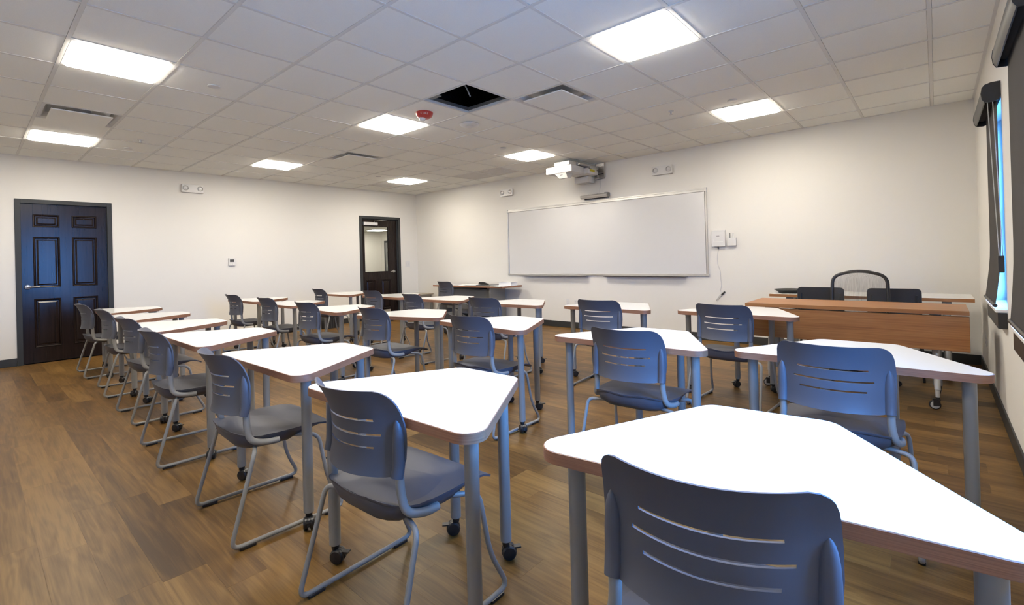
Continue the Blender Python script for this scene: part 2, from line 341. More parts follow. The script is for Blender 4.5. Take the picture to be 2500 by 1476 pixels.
# box above the missing tile, painted near-black for the unlit plenum
hx, hy, _ = cell(*HOLE)
pb = MB()
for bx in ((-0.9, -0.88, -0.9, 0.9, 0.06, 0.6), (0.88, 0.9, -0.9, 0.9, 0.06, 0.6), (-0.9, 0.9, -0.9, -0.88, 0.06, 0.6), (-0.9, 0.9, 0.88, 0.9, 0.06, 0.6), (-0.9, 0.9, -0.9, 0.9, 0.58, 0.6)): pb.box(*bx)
ob('plenum_shade_box', pb, M['plenum'], ce, (hx, hy, H), smooth=False)
ob('hanging_wire', MB().tube(fillet([(-0.10, -0.12, 0.58), (-0.10, -0.10, 0.30), (-0.04, 0.02, 0.15), (-0.02, 0.06, 0.05)], 0.05), 0.007, 6), M['rubber_grey'], ce, (hx, hy, H))
ob('opening_channel', MB().box(-0.29, 0.29, 0.278, 0.284, 0.018, 0.05).box(0.278, 0.284, -0.29, 0.29, 0.018, 0.05).box(-0.284, -0.278, -0.29, 0.29, 0.018, 0.05).box(-0.29, -0.14, -0.29, -0.2, 0.02, 0.026), M['metal_dk'], ce, (hx, hy, H), smooth=False)
ORD = ['first', 'second', 'third', 'fourth', 'fifth', 'sixth', 'seventh']
# light panels
s_ = T/2-0.014
lf = MB()
for bx in ((-s_, s_, -s_, -s_+0.022), (-s_, s_, s_-0.022, s_), (-s_, -s_+0.022, -s_+0.022, s_-0.022), (s_-0.022, s_, -s_+0.022, s_-0.022)): lf.box(*bx, -0.003, 0.03)
lf.box(-s_, s_, -s_, s_, 0.03, 0.05)
lfm = lf.mesh('light_frame', M['whitem'], smooth=False)
d_ = s_-0.0225
ldm = MB().prism(round_poly([(-d_, -d_), (d_, -d_), (d_, d_), (-d_, d_)], 0.02, 4), -0.014, 0.02, 0.004).mesh('light_diffuser', M['lamp'], smooth=False)
RN = {0: 'row farthest from the whiteboard', 4: 'middle row', 8: 'row nearest the whiteboard'}
for i, n in LIGHTS:
    c = (n+1)//5
    lab = 'glowing square ceiling light, %s from the door wall, %s' % (ORD[c], RN[i])
    t = thing('ceiling_light', lab, 'ceiling light', cell(i, n), 0, 'square ceiling lights')
    put('light_frame', lfm, t); put('light_diffuser', ldm, t)
# air diffusers with plaque
vf = MB(); q = 0.262
for sg in range(4):
    o_, i_ = s_, q
    vs = [(-o_, -o_, -0.002), (o_, -o_, -0.002), (i_, -i_, 0.008), (-i_, -i_, 0.008), (-i_+0.03, -i_+0.03, 0.05), (i_-0.03, -i_+0.03, 0.05)]
    R_ = Matrix.Rotation(sg*PI/2, 3, 'Z'); vf.add([R_ @ Vector(v) for v in vs], [(0, 1, 2, 3), (3, 2, 5, 4)])
vfm = vf.mesh('diffuser_frame', M['whitem'], smooth=False)
vdm = MB().box(-0.25, 0.25, -0.25, 0.25, 0.049, 0.053).cyl((0, 0, -0.01), (0, 0, 0.049), 0.11, 16).mesh('diffuser_throat', M['alu'], smooth=False)
vpm = MB().box(-0.228, 0.228, -0.228, 0.228, -0.026, -0.014).mesh('diffuser_plaque', M['tile'], smooth=False, bevel=0.004)
VL = {(0, 1): 'square white air diffuser between two ceiling lights near the door wall', (5, 7): 'square white air diffuser beside the missing ceiling tile', (5, 1): 'small-looking square air diffuser beside the middle row light near the door wall'}
for v in VENTS:
    t = thing('air_diffuser', VL[v], 'air vent', cell(*v), 0, 'ceiling air diffusers')
    put('diffuser_frame', vfm, t); put('diffuser_throat', vdm, t); put('diffuser_plaque', vpm, t)
gf = MB()
for k in range(15): gf.box(-s_+0.03+k*0.0375, -s_+0.037+k*0.0375, -s_+0.02, s_-0.02, 0.002, 0.014)
gf.box(-s_, s_, -s_, s_, 0.005, 0.009)
gfm = gf.mesh('grille_core', M['grille'], smooth=False)
gr = MB()
for bx in ((-s_, s_, -s_, -s_+0.02), (-s_, s_, s_-0.02, s_), (-s_, -s_+0.02, -s_+0.02, s_-0.02), (s_-0.02, s_, -s_+0.02, s_-0.02)): gr.box(*bx, -0.002, 0.014)
grm = gr.mesh('grille_frame', M['grille'], smooth=False)
for g_, l_ in zip(GRILLES, ['grey return grille near the whiteboard wall, the one nearer the door wall', 'grey return grille near the whiteboard wall, the one nearer the projector', 'grey return grille beside the corner ceiling light by the door wall']):
    t = thing('return_grille', l_, 'air vent', cell(*g_), 0, 'grey return grilles'); put('grille_core', gfm, t); put('grille_frame', grm, t)
# small ceiling devices
scm = MB().lathe([(0.008, 0.0), (0.046, -0.001), (0.048, -0.006), (0.046, -0.009), (0.0, -0.010)], seg=24, caps=False).mesh('cover_disc', M['white'])
snm = MB().lathe([(0.03, 0.0), (0.03, -0.006), (0.012, -0.010), (0.008, -0.03), (0.018, -0.034), (0.018, -0.038), (0.0, -0.039)], seg=18, caps=False).mesh('pendant_sprinkler', M['whitem'])
def cpos(n, i): return (n*T+GX, i*T, H)
for (n, i), l_ in zip([(4.47, 1.56), (-0.65, 1.52), (9.52, 7.66), (4.63, 7.38), (-0.32, 7.33)],
                      ['round white sprinkler cover beside the large ceiling light above the far desks', 'round white sprinkler cover near the corner of the door wall ceiling', 'round white sprinkler cover just before the ceiling light nearest the windows', 'round white sprinkler cover just before the light near the projector', 'round white sprinkler cover just before the light in the far corner']):
    t = tag(put('sprinkler_cover', scm, None, Vector(cpos(n, i))+Vector((0, 0, 0.0008))), l_, 'sprinkler', 'ceiling sprinkler covers')
for (n, i), l_ in zip([(0.31, 1.54), (8.54, 7.5)], ['small white sprinkler head close to the round cover by the door wall', 'small white sprinkler head between the projector and the light nearest the windows']):
    tag(put('ceiling_sprinkler', snm, None, Vector(cpos(n, i))+Vector((0, 0, 0.0008))), l_, 'sprinkler', 'small sprinkler heads')
t = thing('fire_alarm', 'red round fire alarm strobe hanging below the ceiling', 'fire alarm', cpos(5.5, 4.44))
ob('alarm_body', MB().lathe([(0.088, 0.0006), (0.09, -0.008), (0.088, -0.02), (0.074, -0.044), (0.05, -0.058), (0.0, -0.06)], seg=32, caps=False), M['red'], t)
ob('strobe_lens', MB().lathe([(0.034, -0.052), (0.036, -0.062), (0.03, -0.080), (0.016, -0.088), (0.0, -0.089)], seg=20, caps=False), M['lens'], t, (-0.012, -0.02, 0))
def text(name, body, size, m, parent, mtx, ext=0.0006):
    cu = bpy.data.curves.new(name, 'FONT'); cu.body = body; cu.size = size; cu.extrude = ext; cu.align_x = 'CENTER'; cu.align_y = 'CENTER'; cu.materials.append(m)
    tmp = bpy.data.objects.new('tmp_text', cu); me = bpy.data.meshes.new_from_object(tmp); bpy.data.objects.remove(tmp)
    me.materials.clear(); me.materials.append(m)
    o = put(name, me, parent); o.matrix_basis = mtx; return o
for k, ch in enumerate('FIRE'):
    a = math.radians(-62 + k*15)              # letters march round the rim, upright from below
    nrm = Vector((math.cos(a)*0.84, math.sin(a)*0.84, -0.54)); tx = Vector((-math.sin(a), math.cos(a), 0)); ty = nrm.cross(tx)
    pos = Vector((math.cos(a)*0.0835, math.sin(a)*0.0835, -0.031))
    text('fire_letter', ch, 0.026, M['white'], t, Matrix(((tx.x, ty.x, nrm.x, pos.x), (tx.y, ty.y, nrm.y, pos.y), (tx.z, ty.z, nrm.z, pos.z), (0, 0, 0, 1))))
t = thing('access_point', 'white round wireless access point on ceiling beside red alarm', 'access point', cpos(5.54, 5.46))
ob('cover', MB().lathe([(0.09, 0.0006), (0.107, -0.006), (0.109, -0.014), (0.098, -0.024), (0.06, -0.034), (0.0, -0.037)], seg=36, caps=False), M['white'], t)
ob('centre_ring', MB().lathe([(0.05, -0.030), (0.05, -0.0385), (0.042, -0.0395), (0.0, -0.0395)], seg=28, caps=False), M['white'], t)

# baseboards
def bbrd(name, x0, x1, y0, y1):
    struct(ob(name, MB().box(x0, x1, y0, y1, 0, 0.105), M['base'], smooth=True, bevel=0.004), 'black rubber baseboard')
bb = MB().box(0, 0.011, YB, D1[0]-0.002, 0.0005, 0.105).box(0, 0.011, D1[1]+0.002, D2[0]-0.002, 0.0005, 0.105).box(0, 0.011, D2[1]+0.002, YW, 0.0005, 0.105)
struct(ob('baseboard_left', bb, M['base'], smooth=False, bevel=0.003), 'black rubber baseboard along the door wall')
struct(ob('baseboard_front', MB().box(0.011, W-0.011, YW-0.011, YW, 0.0005, 0.105), M['base'], smooth=False, bevel=0.003), 'black rubber baseboard under the whiteboard')
struct(ob('baseboard_right', MB().box(W-0.011, W, YB, YW, 0.0005, 0.105), M['base'], smooth=False, bevel=0.003), 'black rubber baseboard under the windows')
struct(ob('baseboard_back', MB().box(0.011, W-0.011, YB, YB+0.011, 0.0005, 0.105), M['base'], smooth=False, bevel=0.003), 'black rubber baseboard behind the desks')

# doors
def frame_mb(y0, y1, zt, fwid, x0, x1, stop=True):
    mb = MB().box(x0, x1, y0, y0+fwid, 0, zt).box(x0, x1, y1-fwid, y1, 0, zt).box(x0, x1, y0+fwid, y1-fwid, zt-fwid, zt)
    if stop:
        mb.box(x0, x1-0.045, y0+fwid, y0+fwid+0.014, 0, zt-fwid).box(x0, x1-0.045, y1-fwid-0.014, y1-fwid, 0, zt-fwid).box(x0, x1-0.045, y0+fwid+0.014, y1-fwid-0.014, zt-fwid-0.014, zt-fwid)
    return mb
def panel_mb(y0, y1, z0, z1, x):
    """Raised panel: recessed moulding channel and a fielded centre."""
    mb = MB(); lev = [(-0.004, 0.0), (0.002, 0.008), (0.012, 0.004), (0.022, -0.011), (0.030, -0.011), (0.048, -0.001)]
    vs = []
    for d, h in lev: vs += [(x+h, y0+d, z0+d), (x+h, y1-d, z0+d), (x+h, y1-d, z1-d), (x+h, y0+d, z1-d)]
    fs = [(i*4+k, i*4+(k+1) % 4, (i+1)*4+(k+1) % 4, (i+1)*4+k) for i in range(len(lev)-1) for k in range(4)] + [tuple(range(len(lev)*4-4, len(lev)*4))]
    mb.add(vs, fs); return mb
def leaf_mb(y0, y1, z0, z1, xb, xf, holes, thru=()):
    """Door leaf with real openings where panels or glass sit."""
    mb = MB(); us = sorted({y0, y1, *[h[0] for h in holes], *[h[1] for h in holes]}); zs = sorted({z0, z1, *[h[2] for h in holes], *[h[3] for h in holes]})
    for a, b in zip(us, us[1:]):
        for c, d in zip(zs, zs[1:]):
            inside = [k for k, h in enumerate(holes) if h[0] <= a+1e-6 and h[1] >= b-1e-6 and h[2] <= c+1e-6 and h[3] >= d-1e-6]
            if inside and inside[0] in thru: continue
            mb.box(xb, xf-0.013 if inside else xf, a, b, c, d)
    return mb
def lever(parent, x, y, z, sgn):
    h = ob('door_handle', MB().lathe([(0.0, 0.0), (0.034, 0.0), (0.034, 0.008), (0.028, 0.014), (0.013, 0.016), (0.012, 0.05), (0.0, 0.052)], axis='x', seg=24, caps=False).tube(fillet([(0.044, 0, 0), (0.046, sgn*0.02, 0), (0.046, sgn*0.118, 0.0)], 0.012), 0.0095, 10), M['chrome'], parent, (x, y, z))
    return h
d1 = struct(thing('door_1', 'dark espresso six-panel door with charcoal frame and silver lever', 'door', (0, D1[0], 0)), None)
ob('door_frame', frame_mb(D1[0], D1[1], D1[2], 0.056, -TW-0.004, 0.016), M['doorfr'], d1, (0, -D1[0], 0), smooth=False, bevel=0.002, bseg=1)
ya, yb = D1[0]+0.059, D1[1]-0.059
PAN = [(ya+0.115, ya+0.375, 1.84, 2.005), (yb-0.375, yb-0.115, 1.84, 2.005), (ya+0.115, ya+0.375, 1.02, 1.70), (yb-0.375, yb-0.115, 1.02, 1.70), (ya+0.115, ya+0.375, 0.215, 0.86), (yb-0.375, yb-0.115, 0.215, 0.86)]
lf1 = ob('door_leaf', leaf_mb(ya, yb, 0.008, D1[2]-0.059, -0.073, -0.028, PAN), M['door'], d1, (0, -D1[0], 0), smooth=False)
for p in PAN: ob('door_panel', panel_mb(*p, -0.028), M['door'], lf1, smooth=False)
h = lever(lf1, -0.028, ya+0.052, 1.03, 1)
d2 = struct(thing('door_2', 'dark espresso half-glass door with a door closer, near the room corner', 'door', (0, D2[0], 0)), None)
ob('door_frame', frame_mb(D2[0], D2[1], D2[2], 0.056, -TW-0.004, 0.016), M['doorfr'], d2, (0, -D2[0], 0), smooth=False, bevel=0.002, bseg=1)
ya, yb = D2[0]+0.059, D2[1]-0.059
G2 = (5.162, 5.765, 1.025, 2.010)
PAN2 = [G2, (5.185, 5.425, 0.22, 0.845), (5.565, 5.805, 0.22, 0.845)]
lf2 = ob('door_leaf', leaf_mb(ya, yb, 0.008, D2[2]-0.059, -0.095, -0.05, PAN2, thru=(0,)), M['door'], d2, (0, -D2[0], 0), smooth=False)
for p in PAN2[1:]: ob('door_panel', panel_mb(*p, -0.05), M['door'], lf2, smooth=False)
ob('glazing_bead', frame_mb(G2[0], G2[1], G2[3]+0.0, 0.0, -0.06, -0.044, False) if False else MB().box(-0.06, -0.044, G2[0]-0.008, G2[0]+0.006, G2[2]-0.008, G2[3]+0.008).box(-0.06, -0.044, G2[1]-0.006, G2[1]+0.008, G2[2]-0.008, G2[3]+0.008).box(-0.06, -0.044, G2[0]+0.006, G2[1]-0.006, G2[3]-0.006, G2[3]+0.008).box(-0.06, -0.044, G2[0]+0.006, G2[1]-0.006, G2[2]-0.008, G2[2]+0.006), M['door'], lf2, smooth=False)
ob('glass_pane', MB().box(-0.075, -0.069, G2[0], G2[1], G2[2], G2[3]), M['glass'], lf2, smooth=False)
lever(lf2, -0.05, 5.885, 1.02, -1)
cl = ob('door_closer', MB().box(-0.05, 0.005, 5.135, 5.470, 2.030, 2.095), M['whitem'], lf2, smooth=False, bevel=0.006)
ob('closer_arm', MB().tube([(-0.02, 5.40, 2.095), (-0.02, 5.40, 2.125), (0.03, 5.67, 2.135), (-0.01, 5.38, 2.155)], 0.009, 8), M['chrome'], d2, (0, -D2[0], 0))
ob('hold_plate', MB().box(-0.048, -0.044, 5.2, 5.78, 0.03, 0.185), M['beige'], d2, (0, -D2[0], 0), smooth=False)

# room beyond the glazed door
HZ = 2.42
struct(ob('floor_annex', MB().box(-7.6, -TW, 3.6, 10.6, -0.12, -0.002), M['beige'], smooth=False), 'beige floor of the room beyond the glazed door')
struct(ob('ceiling_annex', MB().box(-7.6, -TW, 3.6, 10.6, HZ, HZ+0.05), M['tile'], smooth=False), 'white ceiling of the room beyond the glazed door')
struct(ob('wall_annex_far', MB().box(-7.62, -7.5, 3.6, 10.6, 0, HZ), M['wall'], smooth=False), 'pale wall seen through the glazed door')
struct(ob('wall_annex_side', MB().box(-7.5, -TW, 10.5, 10.62, 0, HZ).box(-7.5, -TW, 3.5, 3.6, 0, HZ).box(-TW, 0, YW+0.12, 10.62, 0, HZ), M['wall'], smooth=False), 'pale side walls of the room beyond the glazed door')
t = thing('annex_ceiling_light', 'glowing ceiling light seen through the glass of the dark door', 'ceiling light', (-6.3, 9.55, HZ-0.031))
put('light_frame', lfm, t); put('light_diffuser', ldm, t)
t = thing('annex_ceiling_light', 'added unseen fill light in the room past the glazed door', 'ceiling light', (-3.2, 6.2, HZ-0.031))  # unseen second panel, added only to brighten the annex
put('light_frame', lfm, t); put('light_diffuser', ldm, t)
d3 = struct(thing('door_3', 'grey door with silver hinges seen through the door glass', 'door', (-6.7, 10.5, 0)))
ob('door_frame', MB().box(-0.56, -0.48, -0.02, 0.0, 0, 2.05).box(0.48, 0.56, -0.02, 0, 0, 2.05).box(-0.48, 0.48, -0.02, 0, 1.97, 2.05), M['doorfr'], d3, smooth=False)
ob('door_leaf', MB().box(-0.478, 0.478, -0.014, 0.0, 0, 1.968), M['steel'], d3, smooth=False)
for z in (0.25, 1.0, 1.62): ob('hinge', MB().box(-0.31, -0.19, -0.05, -0.014, z, z+0.13), M['whitem'], d3, smooth=False)
t = thing('annex_exit_light', 'white emergency light on the wall seen through the door glass', 'emergency light', (-7.5, 9.55, 2.02))
ob('body', MB().box(0, 0.05, -0.16, 0.16, -0.07, 0.07), M['white'], t, smooth=False, bevel=0.012)
for sy in (-0.1, 0.1): ob('lamp_head', MB().lathe([(0.0, 0.05), (0.045, 0.05), (0.045, 0.08), (0.0, 0.085)], axis='x', seg=16, caps=False), M['lens'], t, (0, sy, 0.0))

struct(ob('wall_light_block', MB().box(-1.3, -1.25, -0.6, 1.5, 0, HZ).box(-1.25, -TW, -0.6, -0.55, 0, HZ).box(-1.25, -TW, 1.45, 1.5, 0, HZ).box(-1.3, -TW, -0.6, 1.5, HZ, HZ+0.05).box(-1.3, -TW, -0.6, 1.5, -0.1, -0.002), M['wall'], smooth=False), 'added box blocking outdoor light behind the closed six-panel door')  # unseen box added to stop outdoor light leaking under the door
# windows, sills
gnd = struct(ob('ground', MB().box(W+0.18, 60, -40, 40, -0.5, -0.3), M['ground'], smooth=False), 'paved ground outside the windows')
for k, (a, b) in enumerate(WIN_Y):
    wroot = struct(thing('window_%d' % (k+1), 'white framed window set into the wall, number %s from the whiteboard wall' % ORD[k], 'window', (W, (a+b)/2, WIN_Z[0])))
    hw = (b-a)/2; hz = WIN_Z[1]-WIN_Z[0]
    fr_ = MB().box(0.065, 0.12, -hw, -hw+0.045, 0, hz).box(0.065, 0.12, hw-0.045, hw, 0, hz).box(0.065, 0.12, -hw+0.045, hw-0.045, hz-0.045, hz).box(0.065, 0.12, -hw+0.045, hw-0.045, 0, 0.06).box(0.07, 0.115, -hw+0.045, hw-0.045, hz*0.5-0.02, hz*0.5+0.02)
    ob('window_frame', fr_, M['winfr'], wroot, smooth=False, bevel=0.003, bseg=1)
    ob('glass_pane', MB().box(0.09, 0.095, -hw+0.045, hw-0.045, 0.06, hz-0.045), M['glass'], wroot, smooth=False)
    ob('window_lock', MB().box(0.05, 0.065, -hw+0.005, -hw+0.04, 0.30, 0.35).box(0.035, 0.05, -hw+0.012, -hw+0.03, 0.315, 0.335), M['chrome'], wroot, smooth=False)
    ob('window_sill', MB().box(-0.055, 0.065, -hw+0.001, hw-0.001, -0.022, -0.0005), M['steel'] if False else M['winfr'], wroot, smooth=False, bevel=0.004)
    ob('sill_apron', MB().box(-0.045, -0.0005, -hw-0.01, hw+0.02, -0.125, -0.0225), M['cass'], wroot, smooth=False, bevel=0.002)
# roller blinds
def blind(y0, y1, label, zbot, skew=0.0, chain=True, off=0.034):
    t = thing('roller_blind', label, 'window blind', (W, (y0+y1)/2, 2.24), 0, 'dark roller blinds')
    hw = (y1-y0)/2
    prof = [(-0.001, 0.065), (-0.045, 0.065), (-0.075, 0.055), (-0.088, 0.035), (-0.092, 0.0), (-0.088, -0.035), (-0.078, -0.055), (-0.072, -0.055), (-0.08, -0.03), (-0.084, 0), (-0.08, 0.03), (-0.07, 0.047), (-0.045, 0.056), (-0.001, 0.056)]
    n = len(prof); cm = MB(); cm.add([(x, -hw, z) for x, z in prof] + [(x, hw, z) for x, z in prof], [(i, (i+1) % n, n+(i+1) % n, n+i) for i in range(n)])
    ob('cassette', cm, M['cass'], t, ang=25)
    endp = [(-0.001, 0.067), (-0.045, 0.067), (-0.077, 0.056), (-0.090, 0.036), (-0.094, 0.0), (-0.090, -0.036), (-0.078, -0.058), (-0.04, -0.062), (-0.015, -0.055), (-0.001, -0.03)]
    for s2 in (-1, 1):
        e = MB(); m_ = len(endp); ye = s2*hw; y2 = s2*(hw+0.008)
        e.add([(x, ye, z) for x, z in endp] + [(x, y2, z) for x, z in endp], [(i, (i+1) % m_, m_+(i+1) % m_, m_+i) for i in range(m_)] + [tuple(range(m_)), tuple(range(2*m_-1, m_-1, -1))])
        ob('end_cap', e, M['black'], t, smooth=False)
    ob('roller_tube', MB().cyl((-0.043, -hw+0.002, 0.005), (-0.043, hw-0.002, 0.005), 0.03, 16), M['fabric'], t)
    if zbot is None: return t
    fm = MB(); R = 14; C_ = 10; vs = []; zb = zbot-2.24
    for r in range(R+1):
        z = 0.0 + zb*r/R
        for c in range(C_+1):
            f = r/R; yy = -hw+0.004 + (2*hw-0.008)*c/C_
            xx = -off - (0.053-off)*max(0, (f-0.74)/0.26)**1.4
            if skew: yy += skew*max(0, (f-0.72)/0.28)*(1-c/C_)
            xx -= 0.0012*math.sin(c*1.3)
            vs.append((xx, yy, z))
    fs = [(r*(C_+1)+c, r*(C_+1)+c+1, (r+1)*(C_+1)+c+1, (r+1)*(C_+1)+c) for r in range(R) for c in range(C_)]
    fm.add(vs, fs)
    n0 = len(fm.v); fm.v += [(x-0.0012, y_, z) for x, y_, z in vs]; fm.f += [tuple(n0+i for i in reversed(f)) for f in fs]
    ob('blind_fabric', fm, M['fabric'], t)
    ob('hem_bar', MB().cyl((-0.055, -hw+0.004+skew, zb-0.006), (-0.055, hw-0.004, zb-0.006), 0.0115, 12), M['cass'], t)
    if chain:
        for dx in (-0.039, -0.064):
            xb_ = -0.014 if dx > -0.05 else -0.030
            c_ = MB(); zt_, zb2 = -0.055, -1.09; nb = 130
            for i in range(nb):
                f = i/(nb-1); p = (dx+(xb_-dx)*f, -hw-0.004+0.0*f, zt_+(zb2-zt_)*f)
                r_ = 0.0034; c_.add([(p[0]+r_, p[1], p[2]), (p[0]-r_, p[1], p[2]), (p[0], p[1]+r_, p[2]), (p[0], p[1]-r_, p[2]), (p[0], p[1], p[2]+r_*1.7), (p[0], p[1], p[2]-r_*1.7)], [(0, 2, 4), (2, 1, 4), (1, 3, 4), (3, 0, 4), (2, 0, 5), (1, 2, 5), (3, 1, 5), (0, 3, 5)])
            ob('bead_chain', c_, M['rubber_grey'], t, smooth=False)
        ob('chain_tensioner', MB().box(-0.038, -0.008, -hw-0.012, -hw+0.002, -1.17, -1.06), M['black'], t, smooth=False, bevel=0.005)
    return t
blind(3.95, 4.80, 'dark grey roller blind lowered over the window by the whiteboard wall', 0.86, 0.02, True, 0.020)
blind(2.27, 3.12, 'dark grey roller blind lowered over the window beside the desks', 0.86, 0.0, False)
blind(0.59, 1.44, 'dark roller blind rolled fully up over the open window', None)
blind(-1.09, -0.24, 'dark grey roller blind lowered over the window closest to the back wall', 0.86, 0.0, False)

# ------------------------------------------------------------------ wall fixtures
def emergency(loc, rz, label):
    t = thing('emergency_light', label, 'emergency light', loc, rz, 'white emergency lights')
    ob('body', MB().prism(round_poly([(-0.158, -0.065), (0.158, -0.065), (0.158, 0.068), (-0.158, 0.068)], 0.012, 3), 0.0, 0.048, 0.006), M['white'], t)
    for sx, ry in ((-1, -0.16), (1, 0.42)):
        hd = MB().lathe([(0.043, 0.044), (0.043, 0.060), (0.036, 0.068), (0.032, 0.062)], seg=24, caps=False)
        hob = ob('lamp_head', hd, M['white'], t, (sx*0.103, 0.006, 0.0))
        ob('reflector', MB().lathe([(0.032, 0.063), (0.026, 0.048), (0.012, 0.045), (0.0, 0.046)], seg=20, caps=False), M['chrome'], hob)
        ob('bulb', MB().lathe([(0.010, 0.046), (0.010, 0.060), (0.0, 0.064)], seg=12, caps=False).box(-0.028, 0.028, -0.003, 0.003, 0.058, 0.062), M['lens'], hob)
    return t
def wall_rot(o, side):
    # local x along the wall, y up, z out of the wall
    if side == 'left': m = Matrix(((0, 0, 1), (1, 0, 0), (0, 1, 0)))
    elif side == 'front': m = Matrix(((1, 0, 0), (0, 0, -1), (0, 1, 0)))
    else: m = Matrix(((0, 0, -1), (-1, 0, 0), (0, 1, 0)))
    o.rotation_euler = m.to_euler()
wall_rot(emergency((0.0, 1.998, 2.512), 0, 'white twin-lamp emergency light on the wall with the doors'), 'left')
wall_rot(emergency((2.873, YW, 2.512), 0, 'white twin-lamp emergency light between the room corner and the projector'), 'front')
wall_rot(emergency((6.030, YW, 2.508), 0, 'white twin-lamp emergency light between the projector and the windows'), 'front')
def wp(name, label, cat, side, loc, group=None):
    t = thing(name, label, cat, loc, 0, group); wall_rot(t, side); return t
def rbox(x0, x1, y0, y1, z0, z1, r=0.006, ch=0.002): return MB().prism(round_poly([(x0, y0), (x1, y0), (x1, y1), (x0, y1)], r, 3), z0, z1, ch)
t = wp('thermostat', 'small white thermostat with dark screen on the door wall', 'thermostat', 'left', (0, 2.56, 1.308))
ob('case', rbox(-0.054, 0.054, -0.064, 0.064, 0, 0.026, 0.008, 0.004), M['white'], t); ob('screen', MB().box(-0.036, 0.030, -0.002, 0.042, 0.026, 0.0275), M['dark'], t, smooth=False)
ob('button', MB().box(-0.03, -0.012, -0.045, -0.03, 0.026, 0.029).box(0.012, 0.03, -0.045, -0.03, 0.026, 0.029), M['grid'], t, smooth=False)
t = wp('light_switch', 'white double light switch plate beside the glazed door', 'switch', 'left', (0, 6.235, 1.174))
ob('plate', rbox(-0.062, 0.062, -0.062, 0.062, 0, 0.006, 0.006), M['white'], t)
for sx in (-0.026, 0.026): ob('rocker', MB().box(sx-0.017, sx+0.017, -0.034, 0.034, 0.006, 0.010), M['white'], t, smooth=False, bevel=0.0015)
def outlet(side, loc, label, group='white wall outlets', n=2):
    t = wp('wall_outlet', label, 'outlet', side, loc, group); ob('plate', rbox(-0.036, 0.036, -0.058, 0.058, 0, 0.006), M['white'], t)
    for sy in (-0.02, 0.02):
        f = ob('socket', rbox(-0.017, 0.017, sy-0.014, sy+0.014, 0.006, 0.0085, 0.008), M['white'], t)
        ob('slot', MB().box(-0.008, -0.005, sy-0.004, sy+0.006, 0.0085, 0.009).box(0.005, 0.008, sy-0.004, sy+0.006, 0.0085, 0.009), M['black'], f, smooth=False)
outlet('front', (4.228, YW, 0.442), 'white outlet low on the whiteboard wall, the one nearer the door wall')
outlet('front', (4.40, YW, 0.440), 'white outlet low on the whiteboard wall, the one nearer the teacher tables')
outlet('right', (W, 5.85, 0.36), 'white outlet low on the window wall behind the teacher tables')
# whiteboard
t = wp('whiteboard', 'wide white whiteboard with aluminium frame and pen trays', 'whiteboard', 'front', (4.765, YW, 1.545))
hwb, hhb = 1.892, 0.630
ob('writing_surface', MB().box(-hwb+0.02, hwb-0.02, -hhb+0.03, hhb-0.02, 0.001, 0.018), M['board'], t, smooth=False)
ob('top_rail', MB().box(-hwb, hwb, hhb-0.052, hhb-0.020, 0, 0.030).box(-hwb, hwb, hhb-0.018, hhb, 0, 0.020).box(-hwb, hwb, hhb-0.022, hhb-0.016, 0, 0.012), M['alu'], t, smooth=False, bevel=0.002, bseg=1)
for sx in (-1, 1):
    ob('side_rail', MB().box(sx*hwb-0.012, sx*hwb+0.012, -hhb+0.03, hhb-0.02, 0, 0.024), M['alu'], t, smooth=False, bevel=0.002, bseg=1)
    ob('corner_cap', MB().box(sx*hwb-0.020, sx*hwb+0.020, -hhb-0.002, -hhb+0.034, 0, 0.030), M['alu'], t, smooth=False, bevel=0.003)
    ob('corner_cap', MB().box(sx*hwb-0.016, sx*hwb+0.016, hhb-0.055, hhb+0.003, 0, 0.033), M['alu'], t, smooth=False, bevel=0.003)
ob('bottom_rail', MB().box(-hwb, hwb, -hhb, -hhb+0.032, 0, 0.026), M['alu'], t, smooth=False, bevel=0.003)
for x0, x1 in ((3.24-4.765, 4.669-4.765), (5.0-4.765, 6.36-4.765)):
    ob('pen_tray', MB().box(x0, x1, -hhb-0.012, -hhb-0.004, 0.0, 0.085).box(x0, x1, -hhb-0.012, -hhb+0.008, 0.081, 0.085), M['alu'], t, smooth=False)
# interactive sensor bar above board
t = wp('touch_sensor_bar', 'silver touch sensor bar on the wall just above the whiteboard', 'sensor bar', 'front', (4.865, YW, 2.215))
ob('bar', MB().prism([(0, 0), (0.085, -0.012), (0.125, 0.012), (0.13, 0.032), (0.10, 0.05), (0, 0.05)], -0.25, 0.25).xf(Matrix(((0, 0, 1, 0), (0, 1, 0, 0), (1, 0, 0, 0), (0, 0, 0, 1)))), M['alu'], t, smooth=False)
ob('foot_strip', MB().box(-0.22, 0.235, -0.020, 0.0, 0.0, 0.03), M['dark'], t, smooth=False)
ob('knob', MB().cyl((-0.11, 0.05, 0.08), (-0.11, 0.066, 0.08), 0.012).cyl((0.06, 0.05, 0.08), (0.06, 0.062, 0.08), 0.010), M['alu'], t)
ob('clip', MB().box(0.20, 0.255, 0.0, 0.062, 0.01, 0.10), M['steel'], t, smooth=False, bevel=0.004)
